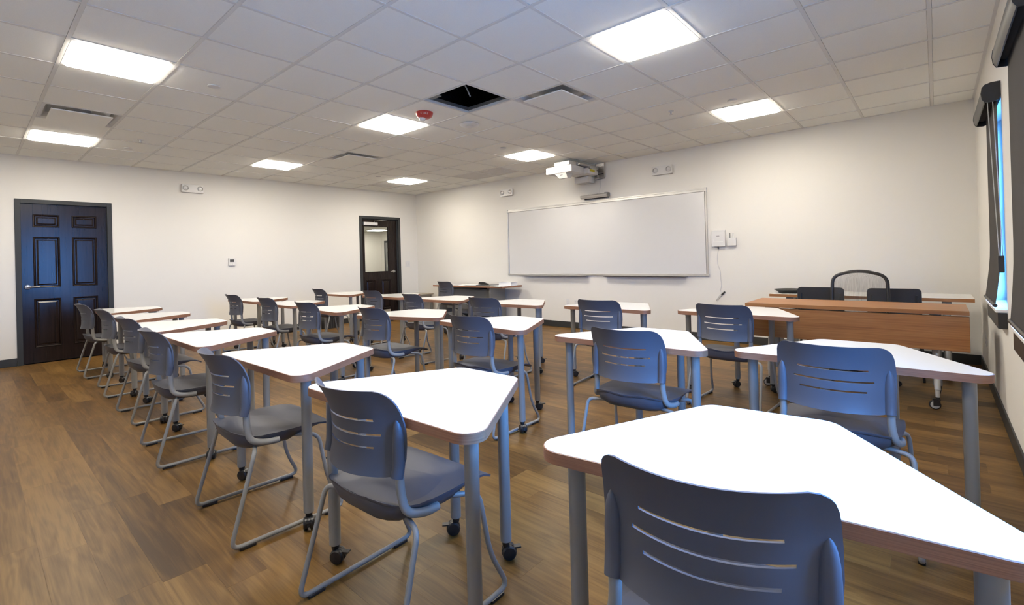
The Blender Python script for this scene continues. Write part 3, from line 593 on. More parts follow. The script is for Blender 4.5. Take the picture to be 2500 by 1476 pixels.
# projector on wall arm
t = thing('projector', 'white short-throw projector on a wall arm above the whiteboard', 'projector', (4.95, YW, 2.62))
bd = ob('projector_body', MB().box(-0.53, -0.035, -0.80, -0.44, -0.058, 0.050), M['white'], t, smooth=True, bevel=0.012)
ob('side_vent', MB().box(-0.105, -0.06, -0.803, -0.80, -0.030, 0.030), M['grid'], bd, smooth=False)
ob('top_cover', MB().box(-0.37, -0.08, -0.79, -0.52, 0.0505, 0.118), M['white'], t, smooth=True, bevel=0.012)
hd_ = MB(); hd_.add([(-0.37, -0.785, -0.0585), (-0.15, -0.785, -0.0585), (-0.14, -0.60, -0.0585), (-0.38, -0.60, -0.0585), (-0.33, -0.715, -0.135), (-0.17, -0.715, -0.135), (-0.16, -0.63, -0.128), (-0.34, -0.63, -0.128)],
        [(0, 1, 5, 4), (1, 2, 6, 5), (2, 3, 7, 6), (3, 0, 4, 7), (4, 5, 6, 7), (3, 2, 1, 0)])
ob('lens_hood', hd_, M['white'], t, smooth=False, bevel=0.004)
ob('hood_mark', MB().box(-0.28, -0.235, -0.7625, -0.755, -0.090, -0.084), M['dark'], t, smooth=False)
rear = ob('rear_body', MB().box(-0.34, 0.035, -0.44, -0.14, -0.060, 0.030), M['white'], t, smooth=True, bevel=0.008)
ob('yellow_label', MB().box(0.0352, 0.0362, -0.39, -0.24, -0.025, 0.012), M['yellow'], rear, smooth=False)
ob('port_strip', MB().box(0.0352, 0.037, -0.42, -0.33, 0.018, 0.026).box(0.0352, 0.039, -0.18, -0.155, 0.0, 0.02), M['dark'], rear, smooth=False)
ob('mount_arm', MB().box(-0.14, -0.04, -0.60, -0.02, 0.060, 0.105).box(-0.19, 0.02, -0.36, -0.10, 0.031, 0.060).box(-0.03, 0.0, -0.62, -0.05, 0.06, 0.085), M['alu'], t, smooth=False, bevel=0.003)
plt = ob('wall_plate', MB().box(-0.080, 0.095, -0.014, 0.0, -0.085, 0.152).box(-0.080, -0.072, -0.05, -0.014, -0.085, 0.152).box(0.087, 0.095, -0.05, -0.014, -0.085, 0.152), M['alu'], t, smooth=False)
ob('plate_slot', MB().box(-0.066, 0.083, -0.022, -0.0145, -0.030, -0.018), M['black'], plt, smooth=False)
hl = MB()
for a in range(9):
    for b in range(9):
        hl.box(-0.05+a*0.0135, -0.044+a*0.0135, -0.0165, -0.0142, 0.005+b*0.0135, 0.011+b*0.0135)
oo = ob('plate_holes', hl, M['dark'], plt, smooth=False); oo['kind'] = 'stuff'
ob('cable_cover', MB().box(-0.36, -0.08, -0.24, -0.06, -0.165, -0.066), M['white'], t, smooth=True, bevel=0.006)
ob('arm_knob', MB().cyl((-0.05, -0.08, -0.07), (0.0, -0.08, -0.07), 0.03, 14).cyl((-0.07, -0.05, -0.12), (0.095, -0.03, -0.10), 0.008, 8), M['steel'], t)
tag(ob('projector_cable', MB().tube(fillet([(4.945, YW-0.006, 2.535), (4.95, YW-0.006, 2.42), (4.925, YW-0.007, 2.33), (4.93, YW-0.006, 2.26)], 0.05), 0.0035, 6), M['white']), 'thin white cable hanging from the projector wall plate', 'cable')
# control boxes
t = wp('control_box', 'white square control box with a cord beside the whiteboard', 'control box', 'front', (6.822, YW, 1.436))
ob('case', rbox(-0.093, 0.093, -0.106, 0.106, 0, 0.05, 0.006, 0.004), M['white'], t); ob('top_lip', MB().box(-0.088, 0.09, 0.106, 0.122, 0.0, 0.03), M['white'], t, smooth=False, bevel=0.004)
ob('logo_mark', MB().box(-0.02, 0.018, 0.038, 0.044, 0.05, 0.0506), M['dark'], t, smooth=False)
ob('button_strip', MB().box(-0.06, 0.065, -0.044, -0.036, 0.05, 0.0506).box(-0.066, -0.063, -0.04, 0.0, 0.05, 0.0506), M['grid'], t, smooth=False)
ob('cord_plug', MB().cyl((-0.012, -0.106, 0.02), (-0.012, -0.14, 0.02), 0.008), M['black'], t)
t = wp('pen_holder', 'smaller white box with pens beside the control box', 'pen holder', 'front', (7.00, YW, 1.392))
ob('case', rbox(-0.055, 0.055, -0.055, 0.052, 0, 0.045, 0.005, 0.003), M['white'], t)
for k, x in enumerate((-0.030, 0.002, 0.016)): ob('pen', MB().cyl((x, 0.04, 0.022), (x, 0.117, 0.022), 0.0075, 10), M['grid'] if k else M['steel'], t)
cp = [(6.81, YW-0.02, 1.295), (6.79, YW-0.008, 1.2), (6.79, YW-0.006, 1.08), (6.83, YW-0.006, 0.98), (6.822, YW-0.006, 0.88), (6.838, YW-0.006, 0.80), (6.815, YW-0.006, 0.70), (6.845, YW-0.008, 0.685), (6.80, YW-0.01, 0.64), (6.76, YW-0.012, 0.575), (6.775, YW-0.012, 0.565), (6.80, YW-0.014, 0.62), (6.835, YW-0.014, 0.655)]
t = thing('power_cord', 'thin white cord hanging from control box to a loose plug', 'cable', (6.81, YW, 0.56))
ob('cord', MB().tube([Vector(p)-Vector((6.81, YW, 0.56)) for p in fillet(cp, 0.04, 4)], 0.004, 6), M['white'], t)
ob('plug', MB().tube([(0.025, -0.014, 0.095), (0.045, -0.014, 0.115), (0.072, -0.014, 0.14)], [0.010, 0.012, 0.009], 10), M['black'], t)

# ------------------------------------------------------------------ student desks
def caster_mb(rot):
    mb = MB()
    for s2 in (-1, 1): mb.lathe([(0.0, s2*0.005), (0.026, s2*0.005), (0.0295, s2*0.008), (0.0295, s2*0.018), (0.025, s2*0.024), (0.0, s2*0.0255)], (0.012, 0, 0.0297), 'y', 18, caps=False)
    hd = []
    for k in range(9):
        a = math.radians(-10+k*25); hd.append((0.012+0.032*math.cos(a), 0.0275+0.032*math.sin(a)))
    n = len(hd); mb.add([(x, -0.006, z) for x, z in hd] + [(x, 0.006, z) for x, z in hd], [(i, (i+1) % n, n+(i+1) % n, n+i) for i in range(n)] + [tuple(range(n)), tuple(range(2*n-1, n-1, -1))])
    mb.lathe([(0.012, 0.050), (0.016, 0.062), (0.016, 0.076)], seg=14)
    st = len(mb.v); mb.box(0.030, 0.062, -0.012, 0.012, 0.044, 0.050)
    mb.xf(Matrix.Rotation(rot, 4, 'Z')); return mb
A_, B_, DP = 1.06, 0.35, 0.62
trap = [(-A_/2, -DP/2), (A_/2, -DP/2), (B_/2, DP/2), (-B_/2, DP/2)]
outer = round_poly(trap, 0.062, 8); n_o = len(outer)
def inset(poly, d):
    n = len(poly); out = []
    for i in range(n):
        p = Vector(poly[i]); tdir = (Vector(poly[(i+1) % n])-Vector(poly[i-1])).normalized(); out.append(tuple(p + Vector((-tdir.y, tdir.x))*d))
    return out
DZ = 0.74; TH = 0.033
inner = inset(outer, 0.0025)
top_mb = MB().prism(inner, DZ-TH+0.001, DZ, 0.0008)
eb = MB(); ring = [(outer, DZ-TH), (outer, DZ-0.002), (inset(outer, 0.0024), DZ-0.0004), (inset(outer, 0.0024), DZ-TH+0.0005)]
vs = [(x, y_, z) for poly, z in ring for x, y_ in poly]
eb.add(vs, [(i*n_o+k, i*n_o+(k+1) % n_o, ((i+1) % 4)*n_o+(k+1) % n_o, ((i+1) % 4)*n_o+k) for i in range(4) for k in range(n_o)])
LEGP = [(-0.405, -0.225), (0.412, -0.225), (0.150, 0.225), (-0.150, 0.225)]
leg_me = MB().lathe([(0.022, 0.076), (0.0235, 0.078), (0.0235, 0.690), (0.026, 0.694), (0.026, 0.700), (0.052, 0.7005), (0.052, 0.7065)], seg=20).mesh('leg', M['frame'])
cast_me = [caster_mb(r).mesh('caster', M['black']) for r in (0.55, -0.5, 0.85, 3.95)]
ub_me = MB().box(-0.30, 0.30, -0.20, -0.17, DZ-TH-0.012, DZ-TH).box(-0.16, 0.16, 0.16, 0.19, DZ-TH-0.012, DZ-TH).mesh('underframe', M['black'], smooth=False)
top_me = top_mb.mesh('tabletop', M['lam']); eb_me = eb.mesh('edge_band', M['edge'], ang=50)
def make_desk():
    t = put('student_desk', None)
    tp = put('tabletop', top_me, t); put('edge_band', eb_me, tp); put('underframe', ub_me, t)
    for k, (x, y_) in enumerate(LEGP):
        l = put('leg', leg_me, t, (x, y_, 0)); put('caster', cast_me[k], l)
    return t
DESK = {'D': [(1.576, .871, -4.84), (2.789, .850, -2.78), (3.999, .822, -2.94), (5.122, .796, -.13), (6.427, .808, .51), (7.583, .770, 1.67), (8.723, .895, 6.89)],
        'E': [(1.565, 2.440, 2.06), (2.750, 2.415, .77), (4.044, 2.347, -2.68), (5.252, 2.428, 16.02), (6.445, 2.410, -3.9), (7.698, 2.341, .41), (8.771, 2.456, 1.38)],
        'F': [(1.760, 3.757, -.48), (3.006, 3.808, .48), (4.195, 3.806, 3.18), (5.435, 3.777, 5.25), (6.653, 3.919, -2.41), (7.830, 4.016, -2.81)]}
ROWN = {'D': 'row farthest from the whiteboard', 'E': 'middle row', 'F': 'row nearest the whiteboard'}
desk0 = make_desk(); first = True
for rw, lst in DESK.items():
    for k, (x, y_, a) in enumerate(lst):
        d = desk0 if first else copy_tree(desk0); first = False
        d.location = (x, y_, 0); d.rotation_euler = (0, 0, math.radians(a))
        tag(d, 'white trapezoid desk, %s from the door wall in the %s' % (ORD[k], ROWN[rw]), 'desk', 'white trapezoid student desks')
# ------------------------------------------------------------------ student chairs
def sup(x, z):
    fl_ = 0.060*max(0.0, (z-0.68)/0.163)**2 + 0.010*max(0.0, (0.62-z)/0.06)**2
    a = abs(x); return -0.236 + (2.0*a*a if a < 0.17 else 0.0578+0.52*(a-0.17)) - fl_
def hwz(z):
    tab = [(0.556, 0.165), (0.560, 0.186), (0.568, 0.199), (0.585, 0.211), (0.612, 0.218), (0.66, 0.2215), (0.72, 0.221), (0.77, 0.218), (0.795, 0.215), (0.815, 0.209), (0.828, 0.200), (0.838, 0.186), (0.843, 0.168)]
    for (a, wa), (b, wb) in zip(tab, tab[1:]):
        if z <= b+1e-9: return wa+(wb-wa)*(z-a)/(b-a)
    return tab[-1][1]
SLOT = [(0.641, 0.6485, 0.124), (0.683, 0.6905, 0.148), (0.732, 0.7395, 0.131)]
def backrest_mb():
    zs = sorted([0.556, 0.560, 0.568, 0.585, 0.612, 0.628, 0.66, 0.672, 0.705, 0.72, 0.755, 0.77, 0.785, 0.795, 0.805, 0.815, 0.822, 0.828, 0.834, 0.838, 0.843] + [q for s2 in SLOT for q in s2[:2]])
    wref = 0.2215
    ss = sorted({0.0, 0.1, 0.2, 0.3, 0.4, 0.5, SLOT[0][2]/wref, SLOT[1][2]/wref, SLOT[2][2]/wref, 0.75, 0.82, 0.88, 0.93, 0.97, 1.0}); ss = [-v for v in reversed(ss) if v > 0] + ss
    nc = len(ss); th = 0.006; mb = MB(); V = []
    for z in zs:
        h = hwz(z)
        for s2 in ss:
            x = s2*h; V.append((x, sup(x, z), z))
    def hole(r, c):
        zm = (zs[r]+zs[r+1])/2; sm = (ss[c]+ss[c+1])/2
        return any(a < zm < b and abs(sm) < l/wref for a, b, l in SLOT)
    nv = len(V); F = []
    keep = {(r, c) for r in range(len(zs)-1) for c in range(nc-1) if not hole(r, c)}
    for r, c in keep:
        a = r*nc+c; F.append((a, a+1, a+nc+1, a+nc)); F.append((nv+a, nv+a+nc, nv+a+nc+1, nv+a+1))
    for r, c in keep:
        a = r*nc+c
        for dr, dc, e in ((-1, 0, (a, a+1)), (1, 0, (a+nc+1, a+nc)), (0, -1, (a+nc, a)), (0, 1, (a+1, a+nc+1))):
            if (r+dr, c+dc) not in keep: F.append((e[1], e[0], nv+e[0], nv+e[1]))
    V2 = [(x*0.996, y_+th, z) for x, y_, z in V]
    mb.add(V+V2, F)
    for sx in (-1, 1):
        zz = [0.556, 0.575, 0.60, 0.63, 0.66, 0.69, 0.71, 0.725, 0.735, 0.741]; rr = [0.0205, 0.0210, 0.0210, 0.0208, 0.0202, 0.0185, 0.0155, 0.0115, 0.007, 0.002]
        mb.tube([(sx*0.198, sup(0.198, z)+0.002, z) for z in zz], rr, 14)
    return mb
def seat_top(u, y_, h):
    x = u*h; z = 0.447 - 0.012*math.exp(-((y_+0.06)/0.11)**2)*(1-u*u)
    z += 0.028*max(0.0, (-y_-0.09)/0.128)**2 + 0.008*u*u*(1 if y_ < 0.1 else max(0, 1-(y_-0.1)/0.1))
    z -= 0.036*max(0.0, (y_-0.165)/0.098)**2
    return (x, y_, z)
SROW = [(-0.2185, 0.085), (-0.214, 0.122), (-0.203, 0.158), (-0.185, 0.186), (-0.155, 0.210), (-0.11, 0.226), (-0.05, 0.236), (0.02, 0.240), (0.09, 0.239), (0.16, 0.235), (0.205, 0.231), (0.235, 0.227), (0.251, 0.220), (0.259, 0.206), (0.263, 0.185)]
US = [-1, -0.97, -0.9, -0.78, -0.6, -0.4, -0.2, 0, 0.2, 0.4, 0.6, 0.78, 0.9, 0.97, 1]
def seat_mb():
    mb = MB(); V = [seat_top(u, y_, h) for y_, h in SROW for u in US]; nc = len(US); nv = len(V); R = len(SROW)
    V2 = [(x*0.99, y_*0.99, z-0.009) for x, y_, z in V]; F = []
    for r in range(R-1):
        for c in range(nc-1):
            a = r*nc+c; F.append((a, a+1, a+nc+1, a+nc)); F.append((nv+a, nv+a+nc, nv+a+nc+1, nv+a+1))
    bd_ = [c for c in range(nc)] + [r*nc+nc-1 for r in range(1, R)] + [(R-1)*nc+c for c in range(nc-2, -1, -1)] + [r*nc for r in range(R-2, 0, -1)]
    for i in range(len(bd_)):
        a, b = bd_[i], bd_[(i+1) % len(bd_)]; F.append((b, a, nv+a, nv+b))
    mb.add(V+V2, F); return mb
def pan_mb():
    rows = [(-0.212, 0.10), (-0.195, 0.155), (-0.165, 0.195), (-0.11, 0.218), (-0.04, 0.229), (0.04, 0.232), (0.12, 0.228), (0.18, 0.222)]
    lp = [(h, y_) for y_, h in rows] + [(-h, y_) for y_, h in reversed(rows)]; n = len(lp); mb = MB(); V = []
    lev = [(0.995, 0.0), (0.985, 0.2), (0.93, 0.58), (0.80, 0.9), (0.55, 1.0)]
    for k, fr_ in lev:
        for x, y_ in lp:
            zt = seat_top(1.0, y_, abs(x))[2]-0.0085; zb_ = 0.383 if y_ < 0.05 else 0.383+0.04*min(1, (y_-0.05)/0.12)
            V.append((x*k, (y_+0.02)*k-0.02, zt+(zb_-zt)*fr_))
    mb.add(V, [(i*n+k, i*n+(k+1) % n, (i+1)*n+(k+1) % n, (i+1)*n+k) for i in range(len(lev)-1) for k in range(n)] + [tuple(range(n)), tuple(range(5*n-1, 4*n-1, -1))])
    return mb
TR = 0.0096; SKZ = 0.0155
def side_mb(s2):
    pts = [(s2*0.13, -0.10, 0.396), (s2*0.20, -0.128, 0.400), (s2*0.268, -0.152, 0.398), (s2*0.284, -0.262, SKZ), (s2*0.281, 0.262, SKZ), (s2*0.262, 0.190, 0.16), (s2*0.247, 0.152, 0.400), (s2*0.21, 0.06, 0.412), (s2*0.15, 0.03, 0.408)]
    return MB().tube(fillet(pts, [0, 0.02, 0.035, 0.045, 0.045, 0.06, 0.05, 0.04, 0], 7), TR, 12)
gl_me = MB().box(-0.0125, 0.0125, -0.034, 0.034, 0.0, 0.013).mesh('glide', M['black'], smooth=False, bevel=0.003)
def jt_mb(s2):
    pts = [(s2*0.198, sup(0.198, 0.6)+0.002, 0.60), (s2*0.199, -0.160, 0.50), (s2*0.212, -0.150, 0.437), (s2*0.230, -0.085, 0.420), (s2*0.226, -0.03, 0.417)]
    return MB().tube(fillet(pts, [0, 0.05, 0.045, 0.04, 0], 8), 0.0148, 14)
side_me = [side_mb(-1).mesh('sled_frame', M['frame']), side_mb(1).mesh('sled_frame', M['frame'])]
jt_me = [jt_mb(-1).mesh('back_tube', M['frame']), jt_mb(1).mesh('back_tube', M['frame'])]
br_me = backrest_mb().mesh('backrest', M['plastic'], ang=40); seat_me = seat_mb().mesh('seat', M['plastic'], ang=50); pan_me = pan_mb().mesh('seat_pan', M['plastic'], ang=50)
def make_chair():
    t = put('student_chair', None)
    put('backrest', br_me, t); put('seat', seat_me, t); put('seat_pan', pan_me, t)
    for k, s2 in enumerate((-1, 1)):
        sl = put('sled_frame', side_me[k], t); put('back_tube', jt_me[k], t)
        put('glide', gl_me, sl, (s2*0.2835, -0.195, 0)); put('glide', gl_me, sl, (s2*0.2815, 0.195, 0))
    return t
CHAIR = {'D': [(1.544, .657, -.5), (2.801, .664, -3.3), (4.034, .630, -.1), (5.205, .559, -3.0), (6.503, .541, -2.1), (7.582, .594, 2.4), (8.716, .657, 11.6)],
         'E': [(1.638, 2.221, -.4), (2.824, 2.199, -.3), (4.018, 2.128, 1.0), (5.285, 2.132, -.4), (6.518, 2.152, -.6), (7.772, 2.151, 2.4), (8.741, 2.219, 1.1)],
         'F': [(1.752, 3.432, -4.7), (3.002, 3.566, 1.0), (4.215, 3.378, -6.5), (5.486, 3.336, 2.2), (6.705, 3.611, 5.0), (7.828, 3.676, -3.7)]}
chair0 = make_chair(); first = True
for rw, lst in CHAIR.items():
    for k, (x, y_, a) in enumerate(lst):
        c = chair0 if first else copy_tree(chair0); first = False
        c.location = (x, y_, 0); c.rotation_euler = (0, 0, math.radians(a))
        tag(c, 'slate slotted-back chair at the %s desk from the door wall, %s' % (ORD[k], ROWN[rw]), 'chair', 'slate slotted-back chairs')
c = copy_tree(chair0); c.location = (2.13, 5.70, 0); c.rotation_euler = (0, 0, math.radians(-4.6))
tag(c, 'slate slotted-back chair at the long desk with papers in the corner', 'chair', 'slate slotted-back chairs')

# ------------------------------------------------------------------ corner desk with papers
LX0, LX1, LY0, LY1, LZ = 1.27, 3.22, 5.92, 6.46, 0.735
t = thing('corner_desk', 'long white desk with brown edge and grey steel frame holding papers', 'desk', ((LX0+LX1)/2, (LY0+LY1)/2, 0))
hx_, hy_ = (LX1-LX0)/2, (LY1-LY0)/2
tp = ob('tabletop', MB().box(-hx_+0.003, hx_-0.003, -hy_+0.003, hy_-0.003, LZ-0.03, LZ), M['lam'], t, smooth=False)
ob('edge_band', MB().box(-hx_, hx_, -hy_, -hy_+0.003, LZ-0.031, LZ-0.0005).box(-hx_, hx_, hy_-0.003, hy_, LZ-0.031, LZ-0.0005).box(-hx_, -hx_+0.003, -hy_+0.003, hy_-0.003, LZ-0.031, LZ-0.0005).box(hx_-0.003, hx_, -hy_+0.003, hy_-0.003, LZ-0.031, LZ-0.0005), M['edge'], tp, smooth=False)
ob('cable_tray', MB().box(-0.70, hx_-0.62, -hy_+0.04, -hy_+0.24, LZ-0.075, LZ-0.031), M['black'], t, smooth=False, bevel=0.006)
ob('modesty_panel', MB().box(-hx_+0.1, hx_-0.42, 0.02, 0.04, 0.24, LZ-0.031).box(-hx_+0.1, hx_-0.42, 0.0, 0.02, LZ-0.115, LZ-0.10), M['steel'], t, smooth=False)
for s2, xx in ((-1, -hx_+0.08), (1, hx_-0.40)): ob('leg_panel', MB().box(xx-0.02, xx+0.02, -hy_+0.08, hy_-0.04, 0.02, LZ-0.031).box(xx-0.035, xx+0.035, -hy_+0.03, hy_-0.01, 0, 0.03), M['steel'], t, smooth=False, bevel=0.004)
t = thing('paper_sheets', 'loose white paper sheets on the corner desk behind the chair', 'paper', (2.19, 6.17, LZ))
for k in range(5):
    ob('sheet', MB().box(-0.11, 0.11, -0.14, 0.14, 0.0, 0.0022), M['paper'], t, ((k % 3)*0.10-0.1, (k % 2)*0.05-0.06, 0.0024*k), (0, 0, 0.25*k-0.4), smooth=False)
t = thing('stapler', 'black stapler lying on a dark folder on the corner desk', 'stapler', (2.60, 6.10, LZ+0.016))
ob('stapler_base', MB().box(-0.16, 0.09, -0.022, 0.022, 0, 0.012), M['black'], t, smooth=False, bevel=0.004)
ob('stapler_arm', MB().prism([(-0.16, 0.028), (-0.13, 0.052), (-0.02, 0.050), (0.04, 0.030), (0.09, 0.022), (0.09, 0.013), (-0.15, 0.013)], -0.018, 0.018, 0.003).xf(Matrix.Rotation(PI/2, 4, 'X')), M['black'], t, smooth=False)
tag(ob('dark_folder', MB().box(-0.19, 0.19, -0.13, 0.13, 0, 0.0155), M['dark'], None, (2.68, 6.10, LZ), smooth=False, bevel=0.003), 'dark folder under the stapler on the corner desk', 'folder')
t = thing('paper_stack', 'tall stack of white paper on the corner desk beside the stapler', 'paper', (3.045, 6.27, LZ))
ob('ream', MB().box(-0.14, 0.14, -0.108, 0.108, 0, 0.062), M['paper'], t, (0, 0, 0), (0, 0, 0.1), smooth=False, bevel=0.002, bseg=1)
ob('top_sheet', MB().box(-0.14, 0.14, -0.108, 0.108, 0.0622, 0.066), M['paper'], t, (0.012, -0.006, 0), (0, 0, 0.2), smooth=False)
tag(ob('booklet', MB().box(-0.105, 0.105, -0.148, 0.148, 0, 0.012), M['paper'], None, (3.06, 6.00, LZ), (0, 0, 1.35), smooth=False, bevel=0.002), 'thin white booklet beside the paper stack on the corner desk', 'booklet')
# small beige table in corner, crate, bag
t = thing('side_table', 'low beige side table in the room corner beside the corner desk', 'side table', (0.38, 6.22, 0))
ob('tabletop', MB().box(-0.29, 0.29, -0.20, 0.20, 0.485, 0.51), M['beige'], t, smooth=False, bevel=0.003)
ob('apron', MB().box(-0.26, 0.26, -0.17, 0.17, 0.41, 0.484), M['beige'], t, smooth=False)
for sx in (-1, 1):
    for sy in (-1, 1): ob('leg', MB().box(sx*0.25-0.02, sx*0.25+0.02, sy*0.16-0.02, sy*0.16+0.02, 0, 0.485), M['steel'], t, smooth=False)
t = thing('black_crate', 'black ribbed crate on the floor against the door wall', 'crate', (0.24, 4.16, 0.0))
ob('crate_body', MB().box(-0.2, 0.2, -0.17, -0.155, 0, 0.2).box(-0.2, 0.2, 0.155, 0.17, 0, 0.2).box(-0.2, -0.185, -0.155, 0.155, 0, 0.2).box(0.185, 0.2, -0.155, 0.155, 0, 0.2).box(-0.185, 0.185, -0.155, 0.155, 0, 0.01), M['black'], t, smooth=False)
ob('crate_rim', MB().box(-0.21, 0.21, -0.18, -0.155, 0.2, 0.225).box(-0.21, 0.21, 0.155, 0.18, 0.2, 0.225).box(-0.21, -0.185, -0.155, 0.155, 0.2, 0.225).box(0.185, 0.21, -0.155, 0.155, 0.2, 0.225), M['dark'], t, smooth=False, bevel=0.003)
for k in range(7): ob('rib', MB().box(0.2, 0.206, -0.15+k*0.047, -0.14+k*0.047, 0.01, 0.2), M['dark'], t, smooth=False)
t = thing('black_bag', 'black soft bag on the floor between the desks and corner desk', 'bag', (3.02, 5.02, 0))
ob('bag_body', MB().prism([(-0.24, 0.0), (0.24, 0.0), (0.25, 0.14), (0.22, 0.24), (-0.14, 0.36), (-0.22, 0.33), (-0.26, 0.14)], -0.14, 0.14, 0.03).xf(Matrix.Rotation(PI/2, 4, 'X')), M['blackf'], t, ang=60)
ob('handle', MB().tube(fillet([(-0.12, 0, 0.34), (-0.1, 0, 0.43), (0.08, 0, 0.40), (0.10, 0, 0.27)], 0.05), 0.011, 8), M['black'], t)

# ------------------------------------------------------------------ teacher tables
def big_caster(parent, x, y_, rz=0.0):
    g = ob('caster', MB().lathe([(0.0, -0.012), (0.030, -0.012), (0.036, -0.009), (0.036, 0.009), (0.030, 0.012), (0.0, 0.012)], (0.018, 0, 0.0365), 'y', 22, caps=False).box(-0.012, 0.03, 0.0125, 0.020, 0.03, 0.078).box(-0.012, 0.03, -0.020, -0.0125, 0.03, 0.078).box(-0.014, 0.032, -0.020, 0.020, 0.074, 0.082).cyl((0, 0, 0.08), (0, 0, 0.10), 0.012), M['black'], parent, (x, y_, 0), (0, 0, rz))
    return g
def teacher_table(name, label, x0, x1, y0, y1, zt, topm, panel):
    t = thing(name, label, 'table', ((x0+x1)/2, (y0+y1)/2, 0)); hx, hy = (x1-x0)/2, (y1-y0)/2
    tp = ob('tabletop', MB().box(-hx+0.002, hx-0.002, -hy+0.002, hy-0.002, zt-0.03, zt), topm, t, smooth=False)
    ob('edge_band', MB().box(-hx, hx, -hy, -hy+0.002, zt-0.031, zt-0.0008).box(-hx, hx, hy-0.002, hy, zt-0.031, zt-0.0008).box(-hx, -hx+0.002, -hy+0.002, hy-0.002, zt-0.031, zt-0.0008).box(hx-0.002, hx, -hy+0.002, hy-0.002, zt-0.031, zt-0.0008), M['oak'], tp, smooth=False)
    if panel: ob('modesty_panel', MB().box(-hx, hx, -hy+0.012, -hy+0.032, zt-0.305, zt-0.041), M['oak'], t, smooth=False, bevel=0.002, bseg=1)
    for sx in (-1, 1):
        xx = sx*(hx-0.19)
        ob('column', MB().box(xx-0.03, xx+0.03, -0.028, 0.028, 0.13, zt-0.06).box(xx-0.035, xx+0.035, -hy+0.06, hy-0.06, zt-0.06, zt-0.031), M['steel'], t, smooth=False, bevel=0.004)
        for sy in (-1, 1):
            yy = sy*(hy-0.035)
            lg = ob('leg', MB().tube([(xx, 0.0 + sy*0.05, zt-0.07), (xx, yy*0.72, 0.46), (xx, yy, 0.15)], [0.024, 0.024, 0.019], 14).cyl((xx, yy, 0.15), (xx, yy, 0.095), 0.014), M['rubber_grey'], t)
            cst = big_caster(lg, xx, yy, -2.2 + 0.8*sy)
            ob('wheel_disc', MB().lathe([(0.0, 0.0125), (0.029, 0.0125), (0.027, 0.0145), (0.0, 0.015)], (0.018, 0, 0.0365), 'y', 20, caps=False).lathe([(0.0, -0.0125), (0.029, -0.0125), (0.027, -0.0145), (0.0, -0.015)], (0.018, 0, 0.0365), 'y', 20, caps=False), M['rubber_grey'], lg, (xx, yy, 0), (0, 0, -2.2+0.8*sy))
    return t
teacher_table('teacher_table', 'brown wood teacher table with a long hanging front panel', 7.727, 9.273, 4.41, 5.01, 0.765, M['oak'], True)
teacher_table('teacher_table', 'white topped table with brown edge behind the wooden teacher table', 7.665, 9.352, 5.56, 6.16, 0.765, M['lam'], False)
t = thing('round_tray', 'black round tray on the white teacher table', 'tray', (7.83, 5.80, 0.765))
ob('tray_body', MB().lathe([(0.0, 0.0), (0.12, 0.0), (0.125, 0.012), (0.15, 0.030), (0.165, 0.034), (0.167, 0.040), (0.150, 0.038), (0.12, 0.016), (0.0, 0.012)], seg=40, caps=False), M['black'], t)
ob('tray_lining', MB().lathe([(0.0, 0.0125), (0.117, 0.0165), (0.117, 0.0185), (0.0, 0.018)], seg=36, caps=False), M['white'], t)
# two low-back black chairs
def low_chair(x, y_, label):
    t = thing('low_back_chair', label, 'chair', (x, y_, 0), 0, 'black low-back chairs')
    ob('backrest', MB().prism(round_poly([(-0.205, 0.60), (0.205, 0.60), (0.205, 0.862), (-0.205, 0.862)], 0.035, 5), -0.014, 0.014, 0.005).xf(Matrix.Rotation(PI/2, 4, 'X')), M['blackf'], t)
    ob('seat', MB().prism(round_poly([(-0.21, 0.02), (0.21, 0.02), (0.215, 0.42), (-0.215, 0.42)], 0.05, 5), 0.435, 0.475, 0.012), M['blackf'], t)
    for sx in (-1, 1):
        ob('back_post', MB().tube(fillet([(sx*0.17, -0.012, 0.80), (sx*0.17, -0.016, 0.55), (sx*0.18, 0.06, 0.44)], 0.06), 0.011, 10), M['black'], t)
        ob('leg', MB().tube([(sx*0.18, 0.05, 0.44), (sx*0.205, -0.02, 0.0)], 0.011, 10), M['black'], t)
        ob('leg', MB().tube([(sx*0.18, 0.38, 0.44), (sx*0.205, 0.42, 0.0)], 0.011, 10), M['black'], t)
low_chair(8.19, 5.36, 'black low-back chair between the teacher tables, the one nearer the tray')
low_chair(8.785, 5.36, 'black low-back chair between the teacher tables, the one nearer the windows')
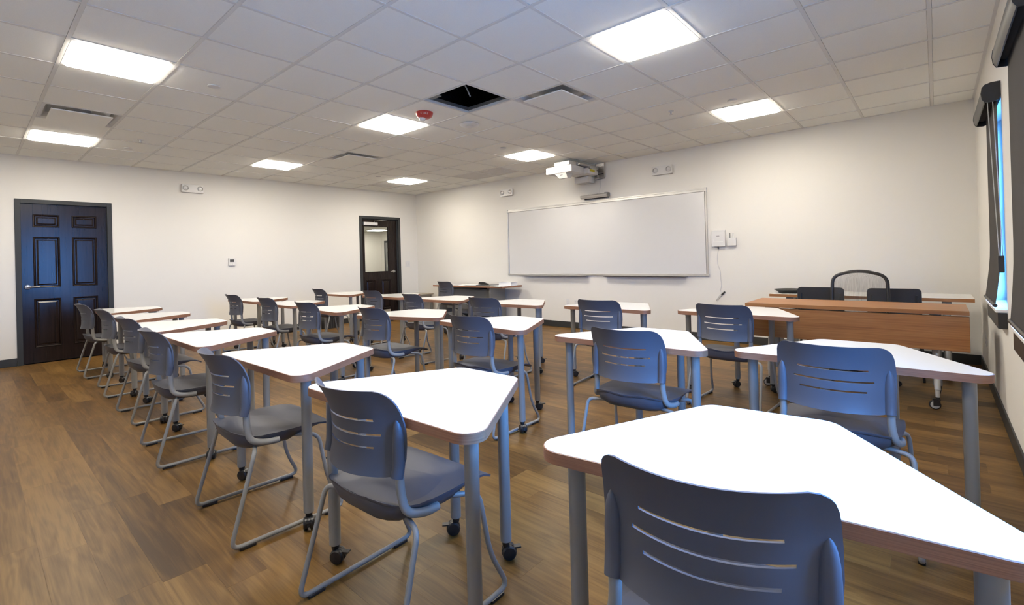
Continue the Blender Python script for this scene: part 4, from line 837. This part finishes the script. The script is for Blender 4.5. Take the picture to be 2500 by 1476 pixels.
# mesh office chair facing the class
t = thing('office_chair', 'black office chair with grey mesh back and rounded frame', 'chair', (8.535, 4.98, 0))
arch = fillet([(-0.205, 0.20, 0.50), (-0.222, 0.225, 0.75), (-0.215, 0.245, 0.985), (0.0, 0.262, 1.045), (0.215, 0.245, 0.985), (0.222, 0.225, 0.75), (0.205, 0.20, 0.50)], [0, 0.1, 0.075, 0.12, 0.075, 0.1, 0], 8)
ob('back_frame', MB().tube(arch + [arch[0]], 0.0155, 10, caps=False), M['black'], t)
mm = MB(); V = []
zz = [0.52+0.05*k for k in range(10)] + [1.0, 1.02, 1.03]
def aw(z):
    best = 0.0
    for p, q in zip(arch[:len(arch)//2], arch[1:len(arch)//2+1]):
        if min(p.z, q.z) <= z <= max(p.z, q.z) and abs(q.z-p.z) > 1e-6:
            f = (z-p.z)/(q.z-p.z); best = max(best, abs(p.x+(q.x-p.x)*f))
    return max(best, 0.02)
for z in zz:
    for c in range(9):
        u = c/4-1; V.append((u*aw(z), 0.235-0.03*(1-u*u) if z < 0.98 else 0.246-0.02*(1-u*u), z))
mm.add(V, [(r*9+c, r*9+c+1, (r+1)*9+c+1, (r+1)*9+c) for r in range(len(zz)-1) for c in range(8)])
ob('back_mesh', mm, M['mesh'], t)
ob('seat', MB().prism(round_poly([(-0.24, -0.25), (0.24, -0.25), (0.23, 0.22), (-0.23, 0.22)], 0.07, 5), 0.44, 0.50, 0.018), M['blackf'], t)
ob('gas_lift', MB().cyl((0, 0, 0.10), (0, 0, 0.44), 0.025).cyl((0, 0, 0.10), (0, 0, 0.25), 0.035), M['black'], t)
ob('back_bracket', MB().tube(fillet([(0, 0.05, 0.425), (0, 0.24, 0.43), (0, 0.245, 0.55)], 0.06), 0.02, 8), M['black'], t)
for k in range(5):
    a = 2*PI*k/5+0.3; e = (0.29*math.cos(a), 0.29*math.sin(a))
    s5 = ob('base_spoke', MB().tube([(0, 0, 0.115), (e[0]*0.6, e[1]*0.6, 0.10), (e[0], e[1], 0.075)], [0.026, 0.02, 0.015], 10), M['black'], t)
    ob('caster', MB().lathe([(0.0, -0.02), (0.024, -0.02), (0.028, -0.014), (0.028, 0.014), (0.024, 0.02), (0.0, 0.02)], (0.0, 0, 0.028), 'y', 16, caps=False).cyl((0, 0, 0.04), (0, 0, 0.075), 0.008), M['black'], s5, (e[0], e[1], 0), (0, 0, a))
